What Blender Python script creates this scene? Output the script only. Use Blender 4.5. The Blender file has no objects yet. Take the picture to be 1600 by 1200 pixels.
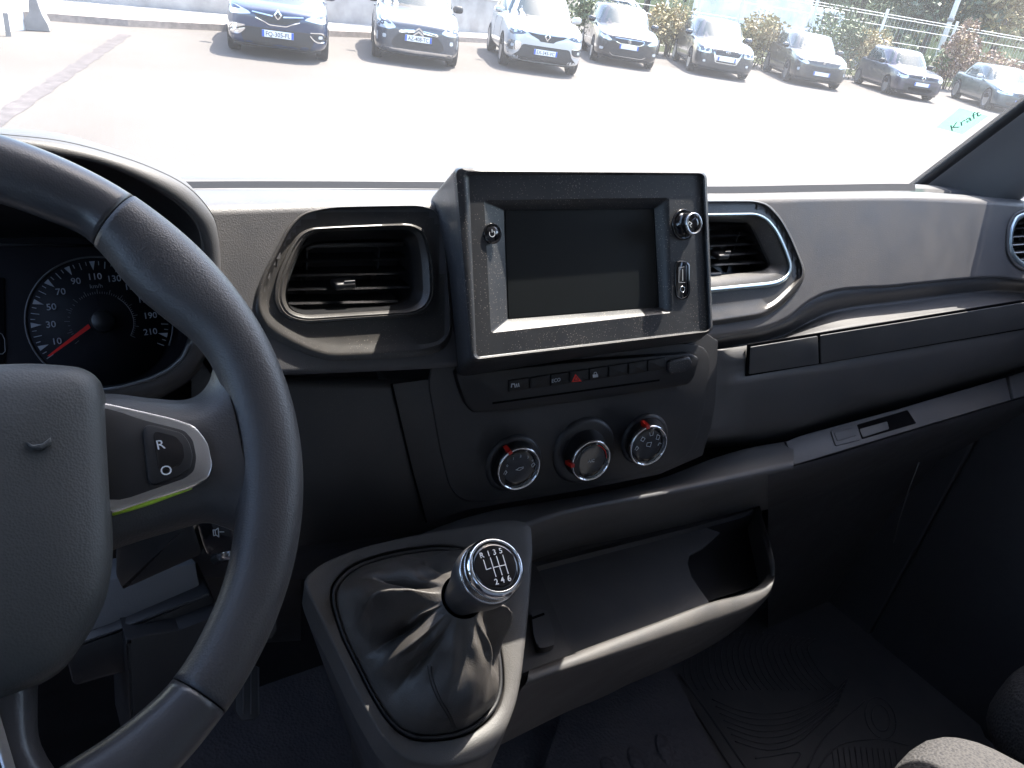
import bpy, bmesh, math, random
from mathutils import Vector, Matrix
from mathutils.bvhtree import BVHTree
from mathutils import noise as mnoise
random.seed(7)
S = bpy.context.scene
COL = S.collection
rad = math.radians

# ------------------------------------------------------------------ camera, sky, sun, exposure
CAMH = 2.1
F_PX = 1202.0
def cam_axes(psi, p, r):
    s, p, r = rad(psi), rad(p), rad(r)
    F = Vector((math.sin(s)*math.cos(p), math.cos(s)*math.cos(p), -math.sin(p)))
    R0 = Vector((math.cos(s), -math.sin(s), 0)); U0 = R0.cross(F)
    return R0*math.cos(r)+U0*math.sin(r), U0*math.cos(r)-R0*math.sin(r), F
RI, UI, FI = cam_axes(39, 28.5, 11.0)      # camera seen from the van's own axes
RE, UE, FE = cam_axes(39, 28.5, 9.5)       # camera seen from the level car park
def mat3(r, u, f): return Matrix((r, u, -f)).transposed()
VAN = Matrix.Translation((0, 0, CAMH)) @ (mat3(RE, UE, FE) @ mat3(RI, UI, FI).transposed()).to_4x4()
cd = bpy.data.cameras.new('camera'); cam = bpy.data.objects.new('camera', cd); COL.objects.link(cam)
cam.matrix_world = Matrix.Translation((0, 0, CAMH)) @ mat3(RE, UE, FE).to_4x4()
cd.sensor_width = 36; cd.lens = 36*F_PX/1600; cd.clip_start = 0.01; cd.clip_end = 2000
S.camera = cam
SUN = Vector((0.50, 0.20, 1.0)).normalized()
w = bpy.data.worlds.new('World'); S.world = w; w.use_nodes = True
nt = w.node_tree; nt.nodes.clear()
sky = nt.nodes.new('ShaderNodeTexSky'); sky.sky_type = 'NISHITA'; sky.sun_disc = False
sky.sun_elevation = math.asin(SUN.z); sky.sun_rotation = math.atan2(SUN.x, SUN.y)
sky.altitude = 50; sky.air_density = 1; sky.dust_density = 2
bg = nt.nodes.new('ShaderNodeBackground'); bg.inputs[1].default_value = 0.15
wo = nt.nodes.new('ShaderNodeOutputWorld')
nt.links.new(sky.outputs[0], bg.inputs[0]); nt.links.new(bg.outputs[0], wo.inputs[0])
sl = bpy.data.lights.new('sun', 'SUN'); sl.energy = 3.0; sl.angle = rad(0.5); sl.color = (1, 0.955, 0.89)
so = bpy.data.objects.new('sun', sl); COL.objects.link(so); so.rotation_euler = SUN.to_track_quat('Z', 'Y').to_euler()
S.view_settings.view_transform = 'Standard'; S.view_settings.look = 'None'
S.view_settings.exposure = 2.62; S.view_settings.gamma = 1; S.view_settings.use_curve_mapping = False
S.cycles.use_denoising = True
S.cycles.max_bounces = 8; S.cycles.diffuse_bounces = 5; S.cycles.transparent_max_bounces = 24
S.cycles.sample_clamp_indirect = 6; S.cycles.caustics_reflective = False; S.cycles.caustics_refractive = False

# ------------------------------------------------------------------ unprojection in the van's axes (camera = origin)
def ray(px, py): return FI + RI*((px-800)/F_PX) - UI*((py-600)/F_PX)
def U(px, py, Y):
    d = ray(px, py); return d*(Y/d.y)
def UZ(px, py, Z):
    d = ray(px, py); return d*(Z/d.z)
def nrm(t, yw=0):
    t, yw = rad(t), rad(yw)
    return Vector((math.sin(yw)*math.cos(t), -math.cos(yw)*math.cos(t), math.sin(t)))
class Pl:
    def __init__(s, o, n):
        s.o = Vector(o); s.n = Vector(n).normalized()
        s.u = Vector((0, 0, 1)).cross(-s.n)*-1
        s.u = s.n.cross(Vector((0, 0, 1)))*-1; s.u.normalize()
        if s.u.x < 0: s.u = -s.u
        s.v = s.n.cross(s.u)
        if s.v.z < 0: s.v = -s.v
    def hit(s, px, py, off=0):
        d = ray(px, py); return d*(((s.o+s.n*off).dot(s.n))/d.dot(s.n))
    def at(s, a, b, off=0): return s.o+s.u*a+s.v*b+s.n*off
    def uv(s, P): P = P-s.o; return (P.dot(s.u), P.dot(s.v))
    @staticmethod
    def px3(a, b, c):
        A, B, C = U(*a), U(*b), U(*c); n = (B-A).cross(C-A)
        if n.dot(A) > 0: n = -n
        return Pl(A, n)

# ------------------------------------------------------------------ materials
def newmat(name):
    m = bpy.data.materials.new(name); m.use_nodes = True
    return m, m.node_tree, m.node_tree.nodes['Principled BSDF']
def N(nt, t, **k):
    n = nt.nodes.new(t)
    for a, b in k.items():
        if a.startswith('i_'): n.inputs[int(a[2:])].default_value = b
        else: setattr(n, a, b)
    return n
def ramp(nt, src, stops):
    r = nt.nodes.new('ShaderNodeValToRGB'); e = r.color_ramp.elements
    while len(e) < len(stops): e.new(0.5)
    for k, (p, c) in enumerate(stops):
        e[k].position = p; e[k].color = (*c, 1) if len(c) == 3 else c
    nt.links.new(src, r.inputs[0]); return r
def plain(name, col, rough=0.5, metal=0.0, coat=0, spec=None, emit=None, noise=0):
    m, nt, b = newmat(name)
    b.inputs['Base Color'].default_value = (*col, 1); b.inputs['Roughness'].default_value = rough
    b.inputs['Metallic'].default_value = metal; b.inputs['Coat Weight'].default_value = coat
    if spec is not None: b.inputs['Specular IOR Level'].default_value = spec
    if noise:
        tc = N(nt, 'ShaderNodeTexCoord'); n = N(nt, 'ShaderNodeTexNoise'); n.inputs['Scale'].default_value = noise; n.inputs['Detail'].default_value = 5
        nt.links.new(tc.outputs['Object'], n.inputs['Vector'])
        r = ramp(nt, n.outputs['Fac'], [(0.3, tuple(c*0.75 for c in col)), (0.7, tuple(min(1, c*1.2) for c in col))])
        nt.links.new(r.outputs[0], b.inputs['Base Color'])
        r2 = ramp(nt, n.outputs['Fac'], [(0.3, (rough*0.8,)*3), (0.7, (min(1, rough*1.2),)*3)])
        nt.links.new(r2.outputs[0], b.inputs['Roughness'])
    return m
def grain(name, col, rough=0.55, scale=620, bump=0.35, dist=0.0004, dust=0.0, spec=0.5, dustcol=(0.32, 0.28, 0.24), specks=0.0):
    """moulded plastic or leather: fine pebbled grain, faint dust film and specks"""
    m, nt, b = newmat(name)
    tc = N(nt, 'ShaderNodeTexCoord')
    v = N(nt, 'ShaderNodeTexVoronoi'); v.inputs['Scale'].default_value = scale
    nt.links.new(tc.outputs['Object'], v.inputs['Vector'])
    n = N(nt, 'ShaderNodeTexNoise'); n.inputs['Scale'].default_value = 14; n.inputs['Detail'].default_value = 6; n.inputs['Roughness'].default_value = 0.65
    nt.links.new(tc.outputs['Object'], n.inputs['Vector'])
    r = ramp(nt, n.outputs['Fac'], [(0.35, (0, 0, 0)), (0.75, (1, 1, 1))])
    mx = N(nt, 'ShaderNodeMix', data_type='RGBA')
    mx.inputs['A'].default_value = (*col, 1); mx.inputs['B'].default_value = (*[c*(1-dust)+d*dust for c, d in zip(col, dustcol)], 1)
    nt.links.new(r.outputs[0], mx.inputs['Factor'])
    out = mx.outputs['Result']
    if specks:
        n2 = N(nt, 'ShaderNodeTexVoronoi'); n2.inputs['Scale'].default_value = 480
        nt.links.new(tc.outputs['Object'], n2.inputs['Vector'])
        n3 = N(nt, 'ShaderNodeTexNoise'); n3.inputs['Scale'].default_value = 22; nt.links.new(tc.outputs['Object'], n3.inputs['Vector'])
        sub = N(nt, 'ShaderNodeMath', operation='MULTIPLY_ADD'); nt.links.new(n3.outputs['Fac'], sub.inputs[0]); sub.inputs[1].default_value = -0.30*specks; nt.links.new(n2.outputs['Distance'], sub.inputs[2])
        r3 = ramp(nt, sub.outputs[0], [(0.0, (0.75,)*3), (0.035, (0, 0, 0))])
        m2 = N(nt, 'ShaderNodeMix', data_type='RGBA'); nt.links.new(r3.outputs[0], m2.inputs['Factor'])
        nt.links.new(out, m2.inputs['A']); m2.inputs['B'].default_value = (*dustcol, 1); out = m2.outputs['Result']
    nt.links.new(out, b.inputs['Base Color'])
    rr = ramp(nt, n.outputs['Fac'], [(0.3, (rough-0.05,)*3), (0.7, (min(1, rough+0.08),)*3)])
    nt.links.new(rr.outputs[0], b.inputs['Roughness'])
    b.inputs['Specular IOR Level'].default_value = spec
    bp = N(nt, 'ShaderNodeBump'); bp.inputs['Strength'].default_value = bump; bp.inputs['Distance'].default_value = dist
    nt.links.new(v.outputs['Distance'], bp.inputs['Height']); nt.links.new(bp.outputs[0], b.inputs['Normal'])
    return m
M = {}
M['dash'] = grain('dash_plastic', (0.062, 0.061, 0.064), 0.54, 950, 0.4, 0.00025, dust=0.10)
M['pad'] = grain('upper_pad_plastic', (0.074, 0.073, 0.078), 0.52, 900, 0.45, 0.0003, dust=0.12)
M['dash_shade'] = grain('shaded_dash_plastic', (0.026, 0.026, 0.030), 0.52, 950, 0.3, 0.0002, dust=0.04)  # darker copy of the dash plastic, shade of low parts in its colour
M['bezel'] = grain('vent_bezel_plastic', (0.042, 0.040, 0.039), 0.34, 900, 0.12, 0.0003, dust=0.10, specks=0.6)
M['centre'] = grain('centre_plastic', (0.031, 0.031, 0.034), 0.46, 900, 0.15, 0.0003, dust=0.05, specks=0.3)
M['unit'] = grain('display_housing_plastic', (0.024, 0.026, 0.031), 0.38, 900, 0.12, 0.0003, dust=0.06, specks=1.0)
M['leather'] = grain('wheel_leather', (0.044, 0.043, 0.046), 0.42, 850, 0.5, 0.00028, dust=0.05)
M['leather_smooth'] = grain('wheel_smooth_leather', (0.043, 0.043, 0.048), 0.32, 900, 0.2, 0.0003, dust=0.05)
M['airbag'] = grain('airbag_plastic', (0.042, 0.045, 0.046), 0.52, 850, 0.45, 0.00028, dust=0.06)
M['boot'] = grain('boot_leather', (0.045, 0.041, 0.039), 0.46, 700, 0.5, 0.0003, dust=0.15)
M['console'] = grain('console_plastic', (0.045, 0.043, 0.043), 0.52, 900, 0.4, 0.0003, dust=0.10)
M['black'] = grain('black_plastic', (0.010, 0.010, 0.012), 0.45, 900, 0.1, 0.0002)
M['gloss'] = plain('glossy_black_plastic', (0.006, 0.006, 0.008), 0.12, 0, 0.5)
M['slot'] = plain('slot_black', (0.016, 0.016, 0.018), 0.9, spec=0.1)
M['slat'] = plain('vent_slat_plastic', (0.014, 0.014, 0.015), 0.3)
M['void'] = plain('gap_black', (0.004, 0.004, 0.005), 0.9, spec=0.05)
M['screen'] = plain('dark_display_glass', (0.003, 0.0045, 0.005), 0.5, spec=0.3)
M['chrome'] = plain('satin_chrome', (0.62, 0.63, 0.65), 0.22, 1.0)
M['satin'] = plain('satin_silver_plastic', (0.42, 0.43, 0.45), 0.35, 0.55)
M['bright'] = plain('bright_chrome', (0.75, 0.76, 0.78), 0.12, 1.0)
M['ice'] = plain('pale_metal_trim', (0.55, 0.66, 0.72), 0.3, 0.8)
M['redpl'] = plain('red_plastic', (0.55, 0.02, 0.012), 0.4)
M['needle'] = plain('red_needle', (0.75, 0.02, 0.02), 0.5)
M['mark'] = plain('grey_white_print', (0.60, 0.63, 0.66), 0.6)
M['markdim'] = plain('dim_print', (0.20, 0.21, 0.23), 0.6)
M['white'] = plain('white_print', (0.78, 0.78, 0.78), 0.5)
M['redprint'] = plain('red_print', (0.85, 0.03, 0.02), 0.5)
M['dialface'] = plain('dial_face', (0.015, 0.015, 0.019), 0.6, spec=0.15)
M['dialmark'] = plain('dial_print', (0.34, 0.36, 0.40), 0.6)
M['doorcard'] = grain('door_card', (0.028, 0.029, 0.034), 0.7, 400, 0.2, 0.0003)
M['lime'] = plain('lime_reflection', (0.42, 0.62, 0.04), 0.35)  # flat lime colour standing in for a reflection in the chrome
M['carpet'] = grain('cab_floor_vinyl', (0.052, 0.050, 0.060), 0.7, 160, 0.8, 0.002, dust=0.12)
M['rubber'] = grain('mat_rubber', (0.034, 0.034, 0.038), 0.5, 300, 0.2, 0.0005, dust=0.08)
M['trimgrey'] = grain('grey_column_plastic', (0.10, 0.10, 0.105), 0.6, 560, 0.3, 0.0004)
M['pillar'] = grain('pillar_trim', (0.17, 0.172, 0.182), 0.7, 400, 0.2, 0.0004)
M['roof'] = plain('headliner', (0.50, 0.50, 0.51), 0.9)
M['panelvan'] = plain('van_inner_panel', (0.42, 0.42, 0.43), 0.8)
def fabric():
    m, nt, b = newmat('seat_fabric')
    tc = N(nt, 'ShaderNodeTexCoord'); v = N(nt, 'ShaderNodeTexVoronoi'); v.inputs['Scale'].default_value = 190
    nt.links.new(tc.outputs['Object'], v.inputs['Vector'])
    r = ramp(nt, v.outputs['Distance'], [(0.1, (0.032, 0.031, 0.034)), (0.6, (0.066, 0.062, 0.060))])
    nt.links.new(r.outputs[0], b.inputs['Base Color']); b.inputs['Roughness'].default_value = 0.9
    bp = N(nt, 'ShaderNodeBump'); bp.inputs['Strength'].default_value = 0.9; bp.inputs['Distance'].default_value = 0.002
    nt.links.new(v.outputs['Distance'], bp.inputs['Height']); nt.links.new(bp.outputs[0], b.inputs['Normal'])
    return m
M['fabric'] = fabric()
def dusty_glass():
    m, nt, b = newmat('dusty_windscreen'); nt.nodes.remove(b)
    out = nt.nodes['Material Output']
    tr = N(nt, 'ShaderNodeBsdfTransparent'); tr.inputs[0].default_value = (0.97, 0.965, 0.93, 1)
    df = N(nt, 'ShaderNodeBsdfDiffuse'); df.inputs[0].default_value = (0.86, 0.84, 0.83, 1)
    tl = N(nt, 'ShaderNodeBsdfTranslucent'); tl.inputs[0].default_value = (0.88, 0.87, 0.86, 1)
    gl = N(nt, 'ShaderNodeBsdfGlossy'); gl.inputs['Roughness'].default_value = 0.02
    dm = N(nt, 'ShaderNodeMixShader'); dm.inputs[0].default_value = 0.75
    nt.links.new(df.outputs[0], dm.inputs[1]); nt.links.new(tl.outputs[0], dm.inputs[2])
    tc = N(nt, 'ShaderNodeTexCoord')
    n = N(nt, 'ShaderNodeTexNoise'); n.inputs['Scale'].default_value = 3.5; n.inputs['Detail'].default_value = 4
    n2 = N(nt, 'ShaderNodeTexVoronoi'); n2.inputs['Scale'].default_value = 420
    n3 = N(nt, 'ShaderNodeTexNoise'); n3.inputs['Scale'].default_value = 300; n3.inputs['Detail'].default_value = 2
    for q in (n, n2, n3): nt.links.new(tc.outputs['Object'], q.inputs['Vector'])
    sx = N(nt, 'ShaderNodeSeparateXYZ'); nt.links.new(tc.outputs['Object'], sx.inputs[0])
    mr = N(nt, 'ShaderNodeMapRange'); mr.inputs['From Min'].default_value = 0.3; mr.inputs['From Max'].default_value = 1.4
    mr.inputs['To Min'].default_value = 0.030; mr.inputs['To Max'].default_value = 0.070
    nt.links.new(sx.outputs[0], mr.inputs['Value'])
    r = ramp(nt, n.outputs['Fac'], [(0.3, (0.7,)*3), (0.7, (1.3,)*3)])
    mu = N(nt, 'ShaderNodeMath', operation='MULTIPLY'); nt.links.new(mr.outputs[0], mu.inputs[0]); nt.links.new(r.outputs[0], mu.inputs[1])
    r2 = ramp(nt, n2.outputs['Distance'], [(0.0, (0.16,)*3), (0.16, (0, 0, 0))])
    ad = N(nt, 'ShaderNodeMath', operation='ADD'); nt.links.new(mu.outputs[0], ad.inputs[0]); nt.links.new(r2.outputs[0], ad.inputs[1])
    m1 = N(nt, 'ShaderNodeMixShader'); nt.links.new(ad.outputs[0], m1.inputs[0]); nt.links.new(tr.outputs[0], m1.inputs[1]); nt.links.new(dm.outputs[0], m1.inputs[2])
    m2 = N(nt, 'ShaderNodeMixShader'); m2.inputs[0].default_value = 0.03; nt.links.new(m1.outputs[0], m2.inputs[1]); nt.links.new(gl.outputs[0], m2.inputs[2])
    nt.links.new(m2.outputs[0], out.inputs[0]); return m
M['windscreen'] = dusty_glass()

# ------------------------------------------------------------------ object helpers
BASE = {}          # root object -> (frame matrix, base point)
FRAME = VAN
def meta(o, label=None, cat=None, group=None, kind=None):
    if label: o['label'] = label
    if cat: o['category'] = cat
    if group: o['group'] = group
    if kind: o['kind'] = kind
    return o
def thing(name, base, label, cat, group=None):
    o = bpy.data.objects.new(name, None); COL.objects.link(o); base = Vector(base)
    o.empty_display_size = 0.05
    o.matrix_world = FRAME @ Matrix.Translation(base); BASE[o] = base
    return meta(o, label, cat, group)
def obj(name, geo, mat, parent=None, smooth=True, label=None, cat=None, group=None, kind=None, fix=True, angle=None):
    verts, faces = geo[0], geo[1]
    me = bpy.data.meshes.new(name)
    o = bpy.data.objects.new(name, me); COL.objects.link(o)
    if parent is not None:
        b = BASE[parent]; o.parent = parent; BASE[o] = b
    else:
        xs = [v[0] for v in verts]; ys = [v[1] for v in verts]; zs = [v[2] for v in verts]
        b = Vector(((min(xs)+max(xs))/2, (min(ys)+max(ys))/2, min(zs))); BASE[o] = b
        o.matrix_world = FRAME @ Matrix.Translation(b)
    nv = len(verts); bad = [f for f in faces if max(f) >= nv or min(f) < 0]
    if bad: raise ValueError('bad face in '+name)
    me.from_pydata([tuple(Vector(v)-b) for v in verts], [], faces)
    mats = mat if isinstance(mat, (list, tuple)) else [mat]
    for m in mats: me.materials.append(M[m] if isinstance(m, str) else m)
    if len(geo) > 2:
        for p, k in zip(me.polygons, geo[2]): p.material_index = k
    if fix:
        bm = bmesh.new(); bm.from_mesh(me); bmesh.ops.recalc_face_normals(bm, faces=bm.faces); bm.to_mesh(me); bm.free()
    if smooth:
        me.polygons.foreach_set('use_smooth', [True]*len(me.polygons))
        if angle: 
            try: me.set_sharp_from_angle(angle=rad(angle))
            except Exception: pass
    me.update()
    return meta(o, label, cat, group, kind)
def subdiv(o, lv):
    md = o.modifiers.new('s', 'SUBSURF'); md.levels = lv; md.render_levels = lv
    dg = bpy.context.evaluated_depsgraph_get(); me = bpy.data.meshes.new_from_object(o.evaluated_get(dg))
    o.modifiers.clear(); old = o.data; o.data = me; nm = old.name; bpy.data.meshes.remove(old); me.name = nm
    me.polygons.foreach_set('use_smooth', [True]*len(me.polygons))
def join(*gs):
    V, Fc, K = [], [], []
    for g in gs:
        n = len(V); V += list(g[0]); Fc += [[i+n for i in f] for f in g[1]]
        K += list(g[2]) if len(g) > 2 else [0]*len(g[1])
    return V, Fc, K
def withmat(g, k): return g[0], g[1], [k]*len(g[1])
def loft(loops, closed=True, cap0=False, cap1=False):
    n = len(loops[0]); V = [p for l in loops for p in l]; Fc = []
    for i in range(len(loops)-1):
        for j in range(n if closed else n-1):
            k = (j+1) % n
            Fc.append([i*n+j, i*n+k, (i+1)*n+k, (i+1)*n+j])
    if cap0: Fc.append(list(range(n)))
    if cap1: Fc.append([(len(loops)-1)*n+j for j in range(n)])
    return V, Fc
def tube(path, r, seg=10, closed=False, flat=1.0, up=None):
    P = [Vector(p) for p in path]; n = len(P); loops = []
    prev = up
    for i, p in enumerate(P):
        a = P[(i-1) % n] if closed or i > 0 else p; b = P[(i+1) % n] if closed or i < n-1 else p
        t = (b-a).normalized()
        if prev is None: prev = Vector((0, 0, 1)) if abs(t.z) < 0.9 else Vector((1, 0, 0))
        s = t.cross(prev).normalized(); q = s.cross(t).normalized()
        if up is None: prev = q
        rr = r[i] if isinstance(r, (list, tuple)) else r
        loops.append([p+s*(math.cos(2*math.pi*k/seg)*rr)+q*(math.sin(2*math.pi*k/seg)*rr*flat) for k in range(seg)])
    if closed: loops.append(loops[0])
    return loft(loops, True, not closed, not closed)
def lathe(o, axis, prof, seg=48, uref=None):
    """prof: (radius, height along axis)"""
    a = Vector(axis).normalized(); u = (uref or Vector((1, 0, 0))); u = (u-a*u.dot(a)).normalized(); v = a.cross(u); o = Vector(o)
    loops = [[o+a*h+(u*math.cos(2*math.pi*k/seg)+v*math.sin(2*math.pi*k/seg))*max(r, 1e-5) for k in range(seg)] for r, h in prof]
    return loft(loops, True, True, True)
def box(c, sz, bev=0.0, rot=None, seg=2):
    bm = bmesh.new(); bmesh.ops.create_cube(bm, size=1)
    for v in bm.verts: v.co = Vector((v.co.x*sz[0], v.co.y*sz[1], v.co.z*sz[2]))
    if bev: bmesh.ops.bevel(bm, geom=bm.edges[:], offset=bev, segments=seg, affect='EDGES', profile=0.5)
    R = rot or Matrix.Identity(3); c = Vector(c)
    V = [R @ v.co+c for v in bm.verts]; bm.verts.index_update(); Fc = [[v.index for v in f.verts] for f in bm.faces]; bm.free()
    return V, Fc
def lerp(a, b, t): return a+(b-a)*t
def rnd(poly, r=0.3, k=5):
    """round the corners of a polygon; r = fraction of the shorter edge, or (r px)"""
    out = []; n = len(poly)
    for i in range(n):
        p = Vector(poly[i]); a = Vector(poly[i-1]); b = Vector(poly[(i+1) % n])
        la, lb = (a-p).length, (b-p).length
        d = min(r, 0.49*la, 0.49*lb) if r > 1 or r < 0.12 else r*min(la, lb)
        s, e = p+(a-p)*(d/la), p+(b-p)*(d/lb)
        for j in range(k+1):
            t = j/k; out.append((s*(1-t)**2+p*2*t*(1-t)+e*t*t))
    return out
def inset(poly, d):
    """offset a 2D polygon inwards by d (list of 2D vectors)"""
    n = len(poly); A = sum(poly[i-1][0]*poly[i][1]-poly[i][0]*poly[i-1][1] for i in range(n)); sg = 1 if A > 0 else -1
    out = []
    for i in range(n):
        a, p, b = Vector(poly[i-1]), Vector(poly[i]), Vector(poly[(i+1) % n])
        e1, e2 = (p-a), (b-p)
        if e1.length < 1e-9: e1 = e2
        if e2.length < 1e-9: e2 = e1
        e1 = e1.normalized(); e2 = e2.normalized()
        n1, n2 = Vector((-e1.y, e1.x)), Vector((-e2.y, e2.x)); m = n1+n2
        if m.length < 1e-6: m = n1
        m.normalize(); c = max(0.45, m.dot(n1)); out.append(p+m*(sg*d/c))
    return out
def panel(pl, poly, top=0.002, bot=-0.004, bev=0.001, px=True, r=None, k=5):
    """a raised plate with rounded front edge lying on plane pl; poly in pixels or plane units"""
    P = [Vector(p) for p in poly]
    if r: P = rnd(P, r, k)
    q = [Vector(pl.uv(pl.hit(p.x, p.y))) for p in P] if px else P
    q1 = inset(q, bev*0.3); q2 = inset(q, bev)
    L = [[pl.at(p.x, p.y, bot) for p in q], [pl.at(p.x, p.y, top-bev) for p in q], [pl.at(p.x, p.y, top-bev*0.3) for p in q1], [pl.at(p.x, p.y, top) for p in q2]]
    return loft(L, True, False, True)
def star(poly, c, n=96):
    """sample a star-shaped polygon at n equal angles around c"""
    out = []; c = Vector(c)
    for k in range(n):
        a = 2*math.pi*k/n; d = Vector((math.cos(a), math.sin(a))); best = None
        for i in range(len(poly)):
            p, q = Vector(poly[i-1])-c, Vector(poly[i])-c; e = q-p
            den = d.x*e.y-d.y*e.x
            if abs(den) < 1e-9: continue
            t = (p.x*e.y-p.y*e.x)/den; s = (p.x*d.y-p.y*d.x)/den
            if t > 0 and -1e-6 <= s <= 1+1e-6 and (best is None or t > best): best = t
        out.append(c+d*(best or 0))
    return out
def interp(pts, x):
    """smooth interpolation y(x) through sorted points (monotone-ish cubic)"""
    if x <= pts[0][0]:
        (x0, y0), (x1, y1) = pts[0][:2], pts[1][:2]; return y0+(y1-y0)*(x-x0)/(x1-x0)
    if x >= pts[-1][0]:
        (x0, y0), (x1, y1) = pts[-2][:2], pts[-1][:2]; return y1+(y1-y0)*(x-x1)/(x1-x0)
    for i in range(len(pts)-1):
        if pts[i][0] <= x <= pts[i+1][0]:
            x0, y0 = pts[i][:2]; x1, y1 = pts[i+1][:2]; h = x1-x0; t = (x-x0)/h
            d = (y1-y0)/h
            m0 = d if i == 0 else ((y0-pts[i-1][1])/(x0-pts[i-1][0])+d)/2
            m1 = d if i == len(pts)-2 else (d+(pts[i+2][1]-y1)/(pts[i+2][0]-x1))/2
            return (2*t**3-3*t*t+1)*y0+(t**3-2*t*t+t)*h*m0+(-2*t**3+3*t*t)*y1+(t**3-t*t)*h*m1
def inside(p, poly):
    c = False; n = len(poly); x, y = p
    for i in range(n):
        x1, y1 = poly[i][0], poly[i][1]; x2, y2 = poly[i-1][0], poly[i-1][1]
        if (y1 > y) != (y2 > y) and x < (x2-x1)*(y-y1)/(y2-y1)+x1: c = not c
    return c
def sheet(rows, x0, x1, nx, holes=()):
    """rows: list of (pts[(px,py)], Y | [(px,Y)] | Pl, (dx,dy,dz)|None); columns are shared pixel x positions"""
    loops = []; pix = []
    for row in rows:
        pts, dep = row[0], row[1]; off = Vector(row[2]) if len(row) > 2 and row[2] else Vector((0, 0, 0)); l = []; lp = []
        for i in range(nx+1):
            x = x0+(x1-x0)*i/nx; y = interp(pts, x)
            if isinstance(dep, Pl): P = dep.hit(x, y)
            elif callable(dep): P = U(x, y, dep(x, y))
            elif isinstance(dep, (list, tuple)): P = U(x, y, interp(dep, x))
            else: P = U(x, y, dep)
            l.append(P+off); lp.append((x, y))
        loops.append(l); pix.append(lp)
    V, Fc = loft(loops, False)
    if holes:
        n = nx+1; keep = []
        for f in Fc:
            c = [sum(pix[i//n][i % n][k] for i in f)/4 for k in (0, 1)]
            if not any(inside(c, h) for h in holes): keep.append(f)
        Fc = keep
    return V, Fc
def text(name, s, A, dirv, n, h, mat, parent, width=None, off=0.0003, align='LEFT', bold=0.0, label=None):
    """flat lettering: baseline start (or centre) A, direction dirv, face normal n, cap height h (metres)"""
    cu = bpy.data.curves.new(name, 'FONT'); cu.body = s; cu.size = h/0.72; cu.extrude = 0.00012*max(1, h/0.02); cu.offset = bold*h
    cu.align_x = align; cu.resolution_u = 3
    t = bpy.data.objects.new(name+'_t', cu); COL.objects.link(t)
    dg = bpy.context.evaluated_depsgraph_get(); me = bpy.data.meshes.new_from_object(t.evaluated_get(dg))
    COL.objects.unlink(t); bpy.data.objects.remove(t)
    x = Vector(dirv).normalized(); n = Vector(n).normalized(); x = (x-n*x.dot(n)).normalized(); y = n.cross(x)
    ws = 1
    if width and len(me.vertices):
        xs = [v.co.x for v in me.vertices]; ws = width/(max(xs)-min(xs))
    b = BASE[parent]
    for v in me.vertices:
        c = v.co; v.co = Vector(A)+x*c.x*ws+y*c.y+n*(c.z+off)-b
    me.name = name; me.materials.clear(); me.materials.append(M[mat] if isinstance(mat, str) else mat)
    o = bpy.data.objects.new(name, me); COL.objects.link(o); o.parent = parent; BASE[o] = b
    if label: o['label'] = label
    return o
def strokes(segs, pl, w, off=0.0003, px=True, th=0.00015):
    """thin painted lines: list of polylines in px on plane pl"""
    gs = []
    for s in segs:
        P = [pl.hit(*p, off) if px else pl.at(*p, off) for p in s]
        for a, b in zip(P[:-1], P[1:]):
            d = (b-a)
            if d.length < 1e-7: continue
            q = d.normalized().cross(pl.n)*(w/2); e = d.normalized()*(w*0.25); z = pl.n*th
            V = [a-e-q, b+e-q, b+e+q, a-e+q]; V = V+[v+z for v in V]
            gs.append((V, [[3, 2, 1, 0], [4, 5, 6, 7], [0, 1, 5, 4], [1, 2, 6, 5], [2, 3, 7, 6], [3, 0, 4, 7]]))
    return join(*gs)
M['white_paint'] = plain('white_paint', (0.75, 0.75, 0.76), 0.35, 0, 0.5)
def sticker_mat():
    m, nt, b = newmat('green_sticker'); nt.nodes.remove(b); out = nt.nodes['Material Output']
    tr = N(nt, 'ShaderNodeBsdfTransparent'); tr.inputs[0].default_value = (0.74, 0.90, 0.86, 1)
    df = N(nt, 'ShaderNodeBsdfTranslucent'); df.inputs[0].default_value = (0.25, 0.60, 0.45, 1)
    mx = N(nt, 'ShaderNodeMixShader'); mx.inputs[0].default_value = 0.16
    nt.links.new(tr.outputs[0], mx.inputs[1]); nt.links.new(df.outputs[0], mx.inputs[2]); nt.links.new(mx.outputs[0], out.inputs[0]); return m
M['sticker'] = sticker_mat()
M['stickink'] = plain('sticker_ink', (0.28, 0.42, 0.38), 0.6)
# ================================================================== VAN INTERIOR (van axes, camera at origin)
FP = Pl(U(550, 320, 0.60), nrm(25))                       # plane of the vent fascia
# vent outlines (pixels of the photograph, unprojected onto the fascia plane)
LV_OUT = rnd([(516,323),(600,321),(690,320),(700,440),(712,552),(596,561),(519,565),(488,558),(442,538),(411,518),(399,491),(399,463),(408,432),(426,398),(448,355),(472,332)], 0.45, 4)
LV_RIDGE = rnd([(516,325),(600,323),(690,322),(698,440),(706,536),(580,541),(510,541),(472,525),(426,495),(413,478),(413,455),(420,432),(436,398),(456,358),(476,335)], 0.45, 4)
LV_RING = rnd([(485,355),(560,351),(642,348),(664,358),(672,375),(681,404),(684,460),(673,484),(648,495),(565,500),(472,507),(442,497),(427,474),(429,435),(451,386),(466,364)], 0.45, 4)
LV_IN = rnd([(498,362),(560,359),(640,358),(654,366),(662,402),(665,458),(658,474),(640,483),(565,487),(478,492),(455,485),(447,464),(452,435),(470,390),(482,370)], 0.45, 4)
LV_CAV = rnd([(497,376),(570,372),(645,371),(650,384),(654,404),(657,460),(645,473),(596,479),(478,483),(458,474),(452,458),(458,430),(474,396)], 0.4, 4)
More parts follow.
